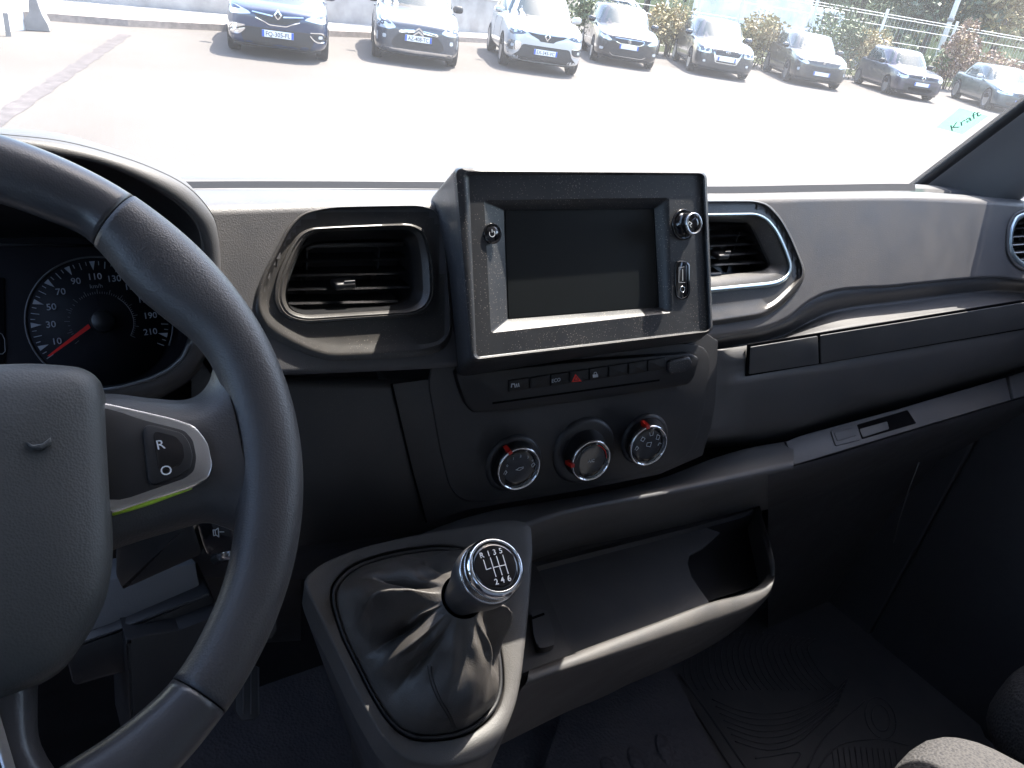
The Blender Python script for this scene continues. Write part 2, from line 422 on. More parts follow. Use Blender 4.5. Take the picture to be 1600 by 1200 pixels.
RV_OUT = rnd([(1050,314),(1110,313),(1180,313),(1200,318),(1220,338),(1236,366),(1250,400),(1258,420),(1257,436),(1240,462),(1220,480),(1192,497),(1116,508),(1060,514)], 0.45, 4)
RV_RIDGE = rnd([(1052,317),(1110,316),(1178,316),(1197,321),(1216,341),(1232,368),(1246,402),(1252,420),(1250,433),(1228,452),(1210,470),(1192,479),(1114,492),(1058,499)], 0.45, 4)
RV_RING = rnd([(1062,334),(1110,333),(1184,332),(1202,341),(1217,360),(1229,386),(1238,412),(1237,428),(1225,442),(1208,448),(1114,457),(1066,462)], 0.45, 4)
RV_RIN = rnd([(1066,339),(1110,338),(1183,337),(1198,345),(1212,363),(1224,388),(1233,413),(1232,426),(1221,436),(1206,440),(1114,449),(1070,453)], 0.45, 4)
RV_CAV = rnd([(1072,346),(1112,344),(1180,346),(1190,354),(1200,374),(1208,392),(1216,408),(1216,416),(1208,422),(1114,432),(1076,436)], 0.4, 4)
FV_OUT = rnd([(1604,325),(1670,318),(1700,330),(1722,372),(1718,396),(1690,412),(1612,427),(1588,420),(1572,398),(1573,356),(1583,333)], 0.45, 4)
FV_RING = rnd([(1604,331),(1668,324),(1694,335),(1714,372),(1711,392),(1686,406),(1612,421),(1592,415),(1577,395),(1578,358),(1587,337)], 0.45, 4)
FV_CAV = rnd([(1606,340),(1664,333),(1688,342),(1704,372),(1702,386),(1680,398),(1612,411),(1597,406),(1584,390),(1585,362),(1593,345)], 0.45, 4)
holes = [inset([Vector(p) for p in o], 9) for o in (LV_OUT, RV_OUT)]+[inset([Vector(p) for p in FV_OUT], 4), [(200,335),(324,340),(337,366),(340,420),(338,480),(334,560),(330,640),(200,640)]]

dash = thing('dashboard', (0.55, 0.8, -0.62), 'dark grey grained van dashboard with air vents, climate knobs and open tray', 'dashboard')
# --- upper panel: drop to the glass, top shelf, defroster groove, lip, fascia, underside
B_ = [(240,272),(330,272.5),(500,272),(690,273),(900,281),(1110,291),(1300,289),(1432,288),(1500,294),(1560,302),(1760,318)]
BY = [(240,.80),(900,.80),(1300,.76),(1500,.70),(1760,.64)]
Cg = [(240,284),(400,284.5),(690,286),(900,291),(1110,298),(1300,296),(1432,295),(1560,306),(1760,322)]
Dg = [(240,297),(400,296),(690,297),(900,299),(1110,304),(1300,301),(1432,300),(1560,309),(1760,326)]
Fl = [(240,318),(400,316),(500,314),(690,314),(900,311),(1110,308.5),(1250,307),(1432,306),(1560,313),(1760,330)]
Gf = [(240,330),(400,325),(500,322),(690,321),(900,316),(1110,312),(1250,310.5),(1432,310),(1560,317),(1760,334)]
Hf = [(240,588),(430,586),(520,583),(700,574),(900,553),(1060,536),(1150,523),(1196,514),(1232,498),(1261,474),(1292,459),(1400,448),(1552,434),(1620,440),(1760,430)]
If = [(240,598),(430,594),(520,592),(700,583),(900,562),(1060,546),(1150,533),(1196,526),(1232,506),(1266,480),(1300,463),(1400,452),(1552,438),(1620,444),(1760,434)]
rows = [(B_, BY, (0, .22, -.25)), (B_, BY, (0, .10, -.09)), (B_, BY), (Cg, [(240,.725),(1300,.70),(1760,.63)]), (Cg, [(240,.722),(1300,.698),(1760,.628)], (0, 0, -.006)),
        (Dg, [(240,.664),(1300,.655),(1760,.615)], (0, 0, -.006)), (Dg, [(240,.660),(1300,.652),(1760,.612)]), (Fl, [(240,.615),(1300,.612),(1760,.602)])]
def lrp(A, B, t): return [(x, interp(A, x)*(1-t)+interp(B, x)*t) for x in sorted(set([p[0] for p in A]+[p[0] for p in B]))]
for k in range(27): rows.append((lrp(Gf, Hf, k/26), FP))
rows += [(lrp(Hf, If, .5), FP, (0, .010, -.001)), (If, FP, (0, .032, 0)), (If, FP, (0, .06, .0))]
obj('upper_panel', sheet(rows, 262, 1760, 187, holes), 'pad', dash)

obj('defroster_slot', sheet([([(x, y-12) for x, y in Dg], [(240,.715),(1300,.695),(1760,.625)], (0, 0, .0006)), ([(x, y-1) for x, y in Dg], [(240,.662),(1300,.654),(1760,.614)], (0, 0, .0006))], 286, 1430, 90), 'slot', dash, smooth=False)
def rings(pl, defs, n=110, c=None):
    """defs: (polygon px, offset along the plane normal)"""
    c = c or tuple(sum(p[k] for p in defs[-1][0])/len(defs[-1][0]) for k in (0, 1)); L = []
    for poly, off in defs: L.append([pl.hit(p.x, p.y, off) if off > -0.004 else pl.hit(p.x, p.y)+pl.n*off for p in star(poly, c, n)])
    return L
def mix(A, B, t, c, n=110):
    a, b = star(A, c, n), star(B, c, n); return [p*(1-t)+q*t for p, q in zip(a, b)]
# --- left vent
cL = (556, 430)
L = rings(FP, [(LV_OUT, -.0035), (LV_OUT, .0015), (mix(LV_OUT, LV_RIDGE, .35, cL), .0035), (mix(LV_OUT, LV_RIDGE, .6, cL), .0035), (LV_RIDGE, -.0012), (mix(LV_RIDGE, LV_RING, .5, cL), -.0015), (LV_RING, -.0012),
               (mix(LV_RING, LV_IN, .12, cL), .0015), (mix(LV_RING, LV_IN, .35, cL), .002), (mix(LV_RING, LV_IN, .42, cL), .0006), (mix(LV_RING, LV_IN, .6, cL), .0012), (mix(LV_RING, LV_IN, .85, cL), -.001), (LV_IN, -.004)], c=cL)
va = obj('air_vent', loft(L), 'bezel', dash, angle=50)
def shrink(P, c, s): return [Vector(c)+(Vector(p)-Vector(c))*s for p in P]
def vent_inner(par, IN, CAV, c, pl, dep, nsl, tab, lab, slx, split, tilt=0.35):
    a = rings(pl, [(IN, -.0035), (mix(IN, CAV, .8, c), -.013), (CAV, -.016), (CAV, -.045)], c=c)
    obj('vent_tunnel', loft(a, True, False, True), 'slat', par, angle=40)
    ys = [p[1] for p in CAV]; y0, y1 = min(ys), max(ys)
    for k in range(nsl):
        t = (k+.6)/nsl; yy = y0+(y1-y0)*t
        # left and right limits of the cavity at this height
        def lim(yv):
            xs = []
            for i in range(len(CAV)):
                p, q = CAV[i-1], CAV[i]
                if (p[1]-yv)*(q[1]-yv) < 0: xs.append(p[0]+(q[0]-p[0])*(yv-p[1])/(q[1]-p[1]))
            return (min(xs), max(xs)) if xs else None
        m = lim(yy)
        if not m: continue
        a, b = m; sl = slx*(b-a)
        A0 = pl.hit(a+1, yy-sl*0.5)+pl.n*-.019; B0 = pl.hit(b-1, yy+sl*0.5)+pl.n*-.019
        dn = Vector((0, -1, -0.05)); dn.normalize(); up = Vector((0, 0, 1))
        V = []
        for P in (A0, B0):
            for y_, z_ in ((0, 0), (.002, .0011), (.016, .0016), (.016, -.0002), (.002, -.0008)): V.append(P-dn*y_+up*z_)
        obj('louvre_slat', (V, [[0,1,6,5],[1,2,7,6],[2,3,8,7],[3,4,9,8],[4,0,5,9],[0,4,3,2,1],[5,6,7,8,9]]), 'slat', par, smooth=False)
    for fx in split:
        xm = min(p[0] for p in CAV)*(1-fx)+max(p[0] for p in CAV)*fx
        P = pl.hit(xm, (y0+y1)/2)+pl.n*-.036
        obj('cross_vane', box(P, (.0016, .012, .055), .0004), 'slat', par)
    tx, ty = tab; P = pl.hit(tx, ty)+pl.n*-.013
    tb = obj('thumb_tab', box(P, (.019, .014, .0065), .0022, seg=3), 'black', par)
    Q = pl.hit(lab[0], lab[1])+pl.n*-.0075
    obj('tab_badge', box(Q+Vector((0, -.0006, .0006)), (.010, .0012, .0028), .0003), 'trimgrey', par)
vent_inner(va, LV_IN, LV_CAV, cL, FP, .03, 5, (545, 443), (551, 441), -.02, (.22, .78))
# top slab of the left vent frame catches the light
sl_ = [FP.hit(*p)+FP.n*o for p, o in (((490,386),-.019),((503,381),-.019),((560,380),-.019),((644,379),-.019))]
obj('louvre_frame', tube(sl_, .0022, 8), 'bezel', va)
# --- right vent
cR = (1140, 395)
L = rings(FP, [(RV_OUT, -.0035), (RV_OUT, .0015), (mix(RV_OUT, RV_RIDGE, .35, cR), .0035), (mix(RV_OUT, RV_RIDGE, .6, cR), .0035), (RV_RIDGE, -.0012), (mix(RV_RIDGE, RV_RING, .5, cR), -.0015), (RV_RING, -.0012)], c=cR)
vb = obj('air_vent', loft(L), 'bezel', dash, angle=50)
L = rings(FP, [(RV_RING, -.0012), (mix(RV_RING, RV_RIN, .15, cR), .0015), (mix(RV_RING, RV_RIN, .5, cR), .0024), (mix(RV_RING, RV_RIN, .85, cR), .0015), (RV_RIN, -.001)], c=cR)
obj('trim_ring', loft(L), 'ice', vb)
vent_inner(vb, RV_RIN, RV_CAV, cR, FP, .03, 6, (1139, 398), (1144, 394), -.045, (.35, .72))
L = rings(FP, [(RV_RIN, -.001), (mix(RV_RIN, RV_CAV, .5, cR), -.004), (RV_CAV, -.0125)], c=cR)
obj('inner_frame', loft(L), 'bezel', vb)
# --- far vent at the door
cF = (1645, 372)
L = rings(FP, [(FV_OUT, -.003), (FV_OUT, .0015), (mix(FV_OUT, FV_RING, .5, cF), .002), (FV_RING, .0005)], c=cF)
vc = obj('air_vent', loft(L), 'dash', dash)
L = rings(FP, [(FV_RING, .0005), (mix(FV_RING, FV_CAV, .3, cF), .0025), (mix(FV_RING, FV_CAV, .6, cF), .0015), (mix(FV_RING, FV_CAV, .75, cF), -.001)], c=cF)
obj('trim_ring', loft(L), 'ice', vc)
vent_inner(vc, shrink(FV_CAV, cF, 1.04), FV_CAV, cF, FP, .03, 6, (1650, 376), (1656, 373), -.06, (.3, .7))

CP = Pl(U(921, 690, .522), nrm(11, -7))
# --- passenger side below the fascia
pa = [(1100,550),(1150,537),(1196,528),(1232,509),(1266,484),(1300,466),(1400,454),(1556,440),(1640,446),(1800,434)]
pb = [(1100,549),(1160,541),(1200,536),(1250,521),(1320,505),(1400,494),(1556,474),(1640,468),(1800,447)]
pc = [(1100,554),(1170,539),(1277,521.5),(1600,469),(1800,438)]
pd = [(1100,600),(1167,586),(1279,569),(1600,513),(1800,480)]
pd2 = [(1100,612),(1180,598),(1300,582),(1600,532),(1800,500)]
pe = [(1100,682),(1200,671),(1249,662),(1319,635),(1412,614),(1506,588),(1600,566),(1800,530)]
pf = [(1100,700),(1225,689),(1250,681),(1400,640),(1572,589),(1600,581),(1800,520)]
def bl(Y0):
    def f(x, y):
        t = max(0, min(1, (x-1116)/50)); t = t*t*(3-2*t); c = CP.hit(x, y).y+.0012
        return c*(1-t)+Y0*t
    return f
pH = [(x, y+1.5) for x, y in Hf if x >= 900]
pa2 = [(1100,553),(1150,541),(1196,533),(1232,521),(1266,502),(1300,487),(1400,471),(1556,454),(1640,458),(1800,444)]
rows = [(pH, FP, (0, .04, .004)), (pH, FP, (0, .0015, 0)), (lrp(pH, pa2, .5), .549), (lrp(pH, pa2, .9), .555), (pa2, .556), (lrp(pa2, pb, .2), .551), (lrp(pa2, pb, .6), .540), (pb, bl(.529)), (lrp(pb, pc, .35), bl(.521)), (lrp(pb, pc, .7), bl(.516)), (pc, bl(.514)), (lrp(pc, pd, .5), bl(.511)), (pd, bl(.508)), (lrp(pd, pd2, .3), bl(.505)), (pd2, bl(.503)), (lrp(pd2, pe, .35), bl(.503)), (lrp(pd2, pe, .8), bl(.505)), (pe, bl(.512)), (lrp(pe, pf, .35), .535), (pf, .58)]
obj('passenger_panel', sheet(rows, 1096, 1800, 170), 'dash', dash)
gp = Pl.px3((1170,540,.5118), (1600,470,.5118), (1600,512,.5055))
obj('lid_gap', panel(gp, [(1168,538),(1800,436),(1800,481),(1165,588)], .0006, -.001, .0002), 'void', dash, smooth=False)
obj('storage_lid', panel(gp, [(1171.5,541.5),(1276,524.5),(1277.5,567.5),(1169,584)], .002, 0, .0006, r=2), 'dash', dash)
obj('storage_lid', panel(gp, [(1280,523.5),(1800,440),(1800,478),(1281.5,567)], .002, 0, .0006, r=2), 'dash', dash)
# --- glovebox bar with grab recess and latch
gb = Pl.px3((1230,691,.520), (1572,590,.520), (1580,626,.480))
lid = obj('glovebox_lid', panel(gb, [(1227,690),(1250,681),(1400,640),(1571,590),(1579,625),(1400,679),(1241,727)], .001, -.012, .0015), 'pad', dash)
obj('recess_shade', panel(gb, [(1338,664),(1417,641),(1431,662),(1346,687)], .0014, 0, .0003, r=2), 'void', lid, smooth=False)  # flat black plate painting in the dark of the grab recess
obj('handle_floor', panel(gb, [(1342,671),(1385,659),(1388,671),(1347,684)], .0018, 0, .0004, r=2), 'pad', lid)
obj('latch', panel(gb, [(1296,674),(1333,664),(1344,688),(1304,698)], .0028, 0, .001, r=3), 'pad', lid)
obj('latch_button', panel(gb, [(1300,677),(1329,669),(1336,682),(1306,691)], .0036, 0, .0008, r=2), 'dash', lid)
obj('side_lid', panel(gb, [(1576,588),(1800,520),(1812,556),(1584,623)], .001, -.012, .0015), 'pad', dash)
f0 = [(860,825),(1000,777),(1100,757),(1242,728),(1400,681),(1580,627),(1800,562)]
f1 = [(x, y+7) for x, y in f0]; 
rows = [(f0, .4805), (f1, .479), ([(x, y+24) for x, y in f0], .496), ([(x, y+60) for x, y in f0], .602), ([(x, y+120) for x, y in f0], .64), ([(x, y+260) for x, y in f0], .70)]
obj('glovebox_underside', sheet(rows, 1200, 1800, 44), 'dash_shade', dash)
obj('edge_line', tube([U(1436, 722, .53), U(1420, 765, .54), U(1406, 810, .55), U(1396, 848, .56)], .0013, 6), 'trimgrey', dash)  # thin pale tube painting in a reflection along the lower dash
obj('edge_line', tube([U(1508, 667, .50), U(1522, 661, .50), U(1540, 659, .50)], .0013, 6), 'trimgrey', dash)

# --- centre stack
cp_out = [(613,600),(700,589),(722,560),(900,505),(1080,505),(1122,533),(1121,580),(1118,630),(1112,665),(1098,712),(1030,742),(900,768),(731,797),(668,818),(645,740),(628,670)]
obj('centre_panel', panel(CP, cp_out, .0, -.05, .0012), 'centre', dash, angle=40)
obj('centre_insert', panel(CP, [(668,600),(676,640),(686,700),(700,756),(712,774),(733,785),(800,779),(900,763),(1000,741),(1050,727),(1078,706),(1090,678),(1103,620),(1110,540),(900,520),(680,540)], .0022, -.001, .0022, r=.35), 'centre', dash, angle=40)
# ledge that runs from the console to the glovebox
e0 = [(640,842),(700,818),(760,800),(900,776),(1030,748),(1115,716),(1170,700),(1226,690)]
e1 = [(640,880),(700,862),(780,838),(840,813),(880,800),(1000,776),(1100,757),(1240,727)]
rows = [(e0, .60), (e0, .524), (lrp(e0, e1, .15), .518), (lrp(e0, e1, .8), .488), (e1, .479), ([(x, y+6) for x, y in e1], .479), ([(x, y+24) for x, y in e1], .495), ([(x, y+60) for x, y in e1], .60)]
obj('lower_ledge', sheet(rows, 640, 1240, 60), 'dash', dash)
# knee panel between wheel and centre stack
k0 = [(300,560),(430,592),(600,596),(700,592)]; k1 = [(300,720),(460,730),(600,735),(720,740)]; k2 = [(300,850),(460,852),(600,840),(740,830)]; k3 = [(300,900),(470,905),(600,880),(740,860)]
obj('knee_panel', sheet([([(300,553),(430,584),(600,588),(700,584)], .63), (k0, .62), (k0, CP, (0, .004, 0)), (lrp(k0, k1, .1), CP, (0, .002, 0)), (k1, CP, (0, .002, 0)), (k2, CP, (0, .003, 0)), (lrp(k2, k3, .3), CP, (0, .012, 0)), (k3, .66)], 300, 700, 30), 'centre', dash)
obj('panel_seam', tube([CP.hit(612, 600, .0), CP.hit(628, 668, .0), CP.hit(645, 740, 0), CP.hit(666, 816, .0)], .0010, 6), 'void', dash)
# button strip under the display
bs = obj('button_strip', panel(CP, [(705,575),(712,602),(722,628),(735,642),(800,637),(930,620),(1068,598),(1078,585),(1086,556),(1070,548),(900,560),(760,575)], .010, 0, .004, r=.3), 'black', dash, angle=40)
SP = Pl(CP.o+CP.n*.010, CP.n)
obj('strip_slot', strokes([[(770,630),(900,612),(1030,594)]], SP, .0022, .0001), 'void', bs, smooth=False)
bx = [793, 826, 859, 888, 919, 949, 980, 1010, 1040]
for a, b in zip(bx[:-1], bx[1:]):
    ya = lambda x: 597-(x-800)*.147
    obj('switch', panel(SP, [(a+.8, ya(a)-4), (b-.8, ya(b)-4), (b-.8, ya(b)+14), (a+.8, ya(a)+14)], .0022, 0, .0012, r=2), 'black', bs)
BP = Pl(SP.o+SP.n*.0024, SP.n)
def tri(pl, pts, th=.0002): 
    P = [pl.hit(*p) for p in pts]; n = len(P); V = P+[p+pl.n*th for p in P]
    return V, [list(range(n)), list(range(n, 2*n))]+[[i, (i+1) % n, n+(i+1) % n, n+i] for i in range(n)]
obj('hazard_symbol', join(tri(BP, [(893,597),(899,584),(909,596)])), 'redprint', bs, smooth=False)
obj('hazard_symbol', strokes([[(897,595),(900,588),(904,594),(897,595)]], BP, .0005, .0003), 'gloss', bs, smooth=False)
text('eco_label', 'ECO', BP.hit(861.5, 598), BP.hit(875, 595.5)-BP.hit(861.5, 598), BP.n, .0042, 'mark', bs, width=.0105)
obj('lock_symbol', join(tri(BP, [(926.5,590),(926,585.5),(934,584.5),(934.5,589)]), strokes([[(928,585),(928.5,582),(931.5,581.5),(932.5,584.5)]], BP, .0007)), 'mark', bs, smooth=False)
obj('sensor_symbol', strokes([[(799,605),(799.5,600),(804,600),(805,605)],[(807,600),(808,604.5)],[(810,599),(811,604)]], BP, .0011), 'mark', bs, smooth=False)
obj('strip_end_cap', panel(SP, [(1040,562),(1076,556),(1080,566),(1070,580),(1042,586)], .004, 0, .003, r=.4), 'unit', bs)

def climate_knob(rad_ring, cpx, mark_px, collar_px, collar_r, faces):
    """knob: flared collar, body, chrome ring, black face, red pointer; cpx is the face centre in the photo"""
    C = cpx[2]; n = nrm(10.5, -11)
    base = CP.hit(*collar_px)
    ax = n
    h = (C-base).dot(n)
    k = obj('climate_knob', lathe(base, n, [(collar_r, -.004), (collar_r, .003), (collar_r*.97, .0055), (collar_r*.92, .0075), (collar_r*.86, .008)], 64), 'centre', dash, angle=40)
    L = []
    for t, r in ((0, 1.12), (.1, 1.15), (.25, 1.08), (.5, 1.03), (.8, 1.0), (.93, 1.0)):
        o = base+(C-base)*t+n*(.006*(1-t)); u = CP.u; v = n.cross(u)
        L.append([o+(u*math.cos(a)+v*math.sin(a))*rad_ring*r for a in [2*math.pi*i/64 for i in range(64)]])
    obj('knob_body', loft(L, True, False, True), 'black', k, angle=40)
    obj('knob_ring', lathe(C-n*.0025, n, [(rad_ring*.98, -.002), (rad_ring*1.0, 0), (rad_ring*1.0, .0018), (rad_ring*.965, .003), (rad_ring*.925, .0028), (rad_ring*.91, .001)], 72), 'bright', k)
    obj('knob_face', lathe(C-n*.0025, n, [(rad_ring*.93, 0), (rad_ring*.915, .0016), (rad_ring*.6, .0018), (0, .0018)], 64), 'gloss', k)
    Kp = Pl(C-n*.0005, n)
    # pointer: short red bar running back from the ring over the body
    m0 = Vector(Kp.uv(Kp.hit(*mark_px))); m0.normalize(); d = CP.u*m0.x+n.cross(CP.u)*m0.y
    s = d.cross(n)*.0021; r1 = rad_ring
    V = [C+d*r1*1.10-s+n*.0005, C+d*r1*1.10+s+n*.0005, C+d*r1*1.16+s-n*.011, C+d*r1*1.16-s-n*.011, C+d*r1*.93-s+n*.0012, C+d*r1*.93+s+n*.0012, C+d*r1*.9+s-n*.011, C+d*r1*.9-s-n*.011]
    obj('pointer', (V, [[0,1,2,3],[7,6,5,4],[0,4,5,1],[1,5,6,2],[2,6,7,3],[3,7,4,0]]), 'redpl', k, smooth=False)
    faces(k, Kp)
    return k
def kc(C, s): return Vector(C)*s
def kface1(k, P):
    for s, q in (('1', (802, 716)), ('2', (813.5, 712)), ('3', (825, 713.5)), ('4', (832, 719)), ('0', (792.5, 727))):
        text('digit', s, P.hit(q[0]-1.5, q[1]+2.5), P.u+P.v*.03, P.n, .0028, 'mark', k)
    obj('symbol', strokes([[(807,734),(811,731),(818,729.5)],[(806,734),(812,735),(818,731)],[(787,741),(790,735),(792,738),(789,742)],[(830,727),(834,723),(836,726),(832,730),(830,727)]], P, .0006), 'mark', k, smooth=False)
def kface2(k, P):
    text('ac_label', 'A/C', P.hit(918.5, 723), P.u+P.v*.06, P.n, .0036, 'mark', k)
    a = [P.at(math.cos(t)*.0192, math.sin(t)*.0192, .0003) for t in [rad(5+i*5) for i in range(15)]]
    obj('warm_arc', tube(a, .0004, 5), 'redprint', k)
    a = [P.at(math.cos(t)*.0192, math.sin(t)*.0192, .0003) for t in [rad(100+i*5) for i in range(15)]]
    obj('cool_arc', tube(a, .00025, 5), 'markdim', k)
def kface3(k, P):
    obj('symbol', strokes([[(992,703),(995,697),(998,700),(994,704)],[(1001,688),(1004,683),(1008,685),(1005,690),(1001,688)],[(1015,676),(1016,681),(1020,680),(1021,674)],[(1025,686),(1027,679),(1031,681),(1029,687),(1025,686)],[(1010,697),(1011,692),(1018,691),(1016,698),(1010,697)],[(1028,696),(1030,692),(1033,693)]], P, .0006), 'mark', k, smooth=False)
KS = 1.17
climate_knob(.0246, (811.5, 733, kc((0.3754, 0.4302, -0.3936), KS)), (796, 705), (800, 722), .034, kface1)
climate_knob(.0246, (924, 720.6, kc((0.4543, 0.4212, -0.3982), KS)), (887, 727), (909, 702), .041, kface2)
climate_knob(.0246, (1014, 696.8, kc((0.5035, 0.4003, -0.3785), KS*1.01)), (1012, 664), (1004, 684), .033, kface3)

# --- open storage tray
ri = [(826,1047),(868,1031),(894,1021),(950,1000),(1029,971),(1104,943),(1150,931),(1179,919),(1192,908),(1197,893),(1194,878),(1187,846),(1180,815),(1176,792)]
ro = [(820,1070),(868,1052),(890,1045),(950,1026),(1035,998),(1110,973),(1165,952),(1195,934),(1207,915),(1211,890),(1208,868),(1200,838),(1192,812),(1186,789)]
ry = [.400,.402,.403,.404,.406,.409,.413,.418,.425,.438,.452,.485,.53,.575]
rb = [(750,1182),(780,1165),(882,1114),(940,1090),(985,1068),(1060,1036),(1120,1004),(1160,975),(1185,950),(1205,925),(1206,900),(1202,870),(1196,830),(1188,800)]
def rowpts(P, Y, off=(0, 0, 0)): return [U(p[0], p[1], y)+Vector(off) for p, y in zip(P, Y)]
def dens(l, k=4):
    out = []
    n = len(l)
    for i in range(n-1):
        p0, p1, p2, p3 = l[max(i-1, 0)], l[i], l[i+1], l[min(i+2, n-1)]
        for j in range(k):
            t = j/k; out.append(.5*((2*p1)+(-p0+p2)*t+(2*p0-5*p1+4*p2-p3)*t*t+(-p0+3*p1-3*p2+p3)*t**3))
    out.append(l[-1]); return out
inn = rowpts(ri, [y+.018 for y in ry]); top1 = [a*.82+b*.18+Vector((0, -.001, .004)) for a, b in zip(inn, rowpts(ro, ry))]; top2 = [a*.2+b*.8+Vector((0, -.002, .004)) for a, b in zip(inn, rowpts(ro, ry))]
out_ = rowpts(ro, ry); low = [p+Vector((0, .004, -.012)) for p in out_]
bot = rowpts(rb, [y+.05+.01*i for i, y in enumerate(ry)])
inl = [p+Vector((0, .002, -.03)) for p in inn]
tray = obj('storage_tray', loft([dens(x) for x in (low, [a*.6+b*.4 for a, b in zip(low, bot)], bot)], False), 'dash_shade', dash)  # tray body takes the darker copy, so its shade is in the colour
obj('tray_rim', loft([dens(x) for x in (inl, inn, top1, top2, out_, low)], False), 'console', tray)
TZ = U(894, 1021, .43).z-.055
fl = [(838,886),(880,872),(1000,838),(1090,812),(1173,790),(1180,800),(1150,815),(1125,838),(1095,857),(1079,866),(1075,880),(1080,901),(1096,925),(1112,950),(1029,985),(894,1034)]
P = [UZ(p[0], p[1], TZ) for p in rnd(fl[:8], .2, 1)] if 0 else None
def zpoly(pts, z, th=.004, r=None):
    q = [Vector(p) for p in pts]
    if r: q = rnd(q, r, 4)
    A = [UZ(p.x, p.y, z) for p in q]; n = len(A); V = A+[a-Vector((0, 0, th)) for a in A]
    return V, [list(range(n)), list(range(2*n-1, n-1, -1))]+[[i, (i+1) % n, n+(i+1) % n, n+i] for i in range(n)]
obj('tray_floor', zpoly([(836,882),(1000,838),(1080,817),(1125,832),(1098,856),(1078,866),(1074,880),(1080,901),(1100,930),(1118,955),(1029,1000),(894,1050)], TZ, .004), 'pad', tray, smooth=False)
bw = [UZ(838, 893, TZ), UZ(1085, 830, TZ), UZ(1180, 803, TZ)]
obj('tray_back', loft([[p+Vector((0, .003, -.08)) for p in bw], bw, [p+Vector((0, .004, .006)) for p in bw], [p+Vector((0, .012, .0065)) for p in bw], [p+Vector((0, .016, .11)) for p in bw]], False), 'dash_shade', tray, smooth=False)
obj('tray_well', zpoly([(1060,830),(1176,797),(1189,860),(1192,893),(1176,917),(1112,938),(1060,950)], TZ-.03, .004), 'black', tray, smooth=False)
obj('socket_plate', zpoly([(820,872),(838,884),(895,1022),(868,1032),(816,1052),(818,940)], TZ+.030, .04), 'dash', tray, smooth=False)
zz = TZ+.038
sk = obj('socket_lid', zpoly([(830,956),(838,952),(856,953),(861,972),(867,990),(866,1008),(852,1013),(840,1013),(834,992)], zz, .012, r=.3), 'pad', tray, smooth=False)
obj('lid_slot', zpoly([(831,964),(850,957),(851,960),(832,967)], zz+.0012, .001), 'void', sk, smooth=False)
obj('lid_tab', zpoly([(840,1003),(864,999),(865,1008),(852,1012),(842,1012)], zz+.003, .004, r=.3), 'pad', sk, smooth=False)

# --- gear console
KC = Vector((.3013, .3484, -.4116)); KN = nrm(60.3, -6.7)
KP = Pl(KC-KN*.16, nrm(60, 0))
c_out = [(474,906),(500,882),(560,856),(640,838),(720,822),(800,812),(830,818),(832,870),(830,900),(827,937),(821,1000),(814,1060),(806,1100),(795,1130),(780,1160),(760,1182),(725,1194),(690,1198),(650,1194),(625,1182),(595,1151),(557,1084),(529,1025),(500,965),(480,925)]
c_frm = rnd([(567,874),(620,859),(690,850),(735,858),(760,900),(772,962),(781,1004),(787,1040),(788,1077),(781,1105),(765,1126),(742,1144),(712,1155),(676,1160),(645,1158),(620,1146),(599,1122),(578,1088),(564,1060),(532,997),(516,945),(515,920),(524,904),(542,886)], .4, 3)
c_frm2 = shrink(c_frm, (655, 1005), .95); c_frm3 = shrink(c_frm, (655, 1005), .91)
cc = (655, 1000); co = rnd(c_out, .4, 3); nn = 120
sO, s1, s2, s3 = star(co, cc, nn), star(c_frm, cc, nn), star(c_frm2, cc, nn), star(c_frm3, cc, nn)
L = []
for dz in (.03, .012, .004):
    L.append([KP.hit(p.x, p.y)+Vector((0, .10*dz, -dz)) for p in sO])
L.append([KP.hit(p.x, p.y) for p in sO])
so2 = [a*.93+b*.07 for a, b in zip(sO, s1)]; so3 = [a*.82+b*.18 for a, b in zip(sO, s1)]
L.append([KP.hit(p.x, p.y)+KP.n*.0012 for p in so2]); L.append([KP.hit(p.x, p.y)+KP.n*.0016 for p in so3])
L.append([KP.hit(p.x, p.y)+KP.n*.0016 for p in [a*.06+b*.94 for a, b in zip(sO, s1)]]); L.append([KP.hit(p.x, p.y)+KP.n*.0004 for p in s1])
L.append([KP.hit(p.x, p.y)-KP.n*.006 for p in s1])
con = obj('gear_console', loft(L), 'console', dash, angle=60)
L = [[KP.hit(p.x, p.y)-KP.n*.003 for p in shrink(s1, cc, .985)], [KP.hit(p.x, p.y)+KP.n*.002 for p in shrink(s1, cc, .975)], [KP.hit(p.x, p.y)+KP.n*.003 for p in shrink(s1, cc, .955)], [KP.hit(p.x, p.y)+KP.n*.001 for p in shrink(s1, cc, .93)], [KP.hit(p.x, p.y)-KP.n*.006 for p in shrink(s1, cc, .92)]]
obj('boot_frame', loft(L), 'black', con)

kcx = KP.hit(655, 1010).x
obj('console_base', loft([[Vector((q.x+(kcx+.05-q.x)*min(.75, 2.2*(dz-.03)), q.y+.10*dz, q.z-dz)) for q in [KP.hit(p.x, p.y) for p in sO]] for dz in (.42, .3, .2, .12, .06, .03)]), 'dash_shade', con)  # console sides in the darker plastic copy, painting in their shade
# ------------------------------------------------------------------ gear lever
gl = thing('gear_lever', KP.hit(655, 1010), 'gear lever with round black and chrome knob above a creased leather boot', 'gear lever')
UD = (KP.hit(675, 962)-KP.hit(675, 963))
up_ = Pl(KC, KN)
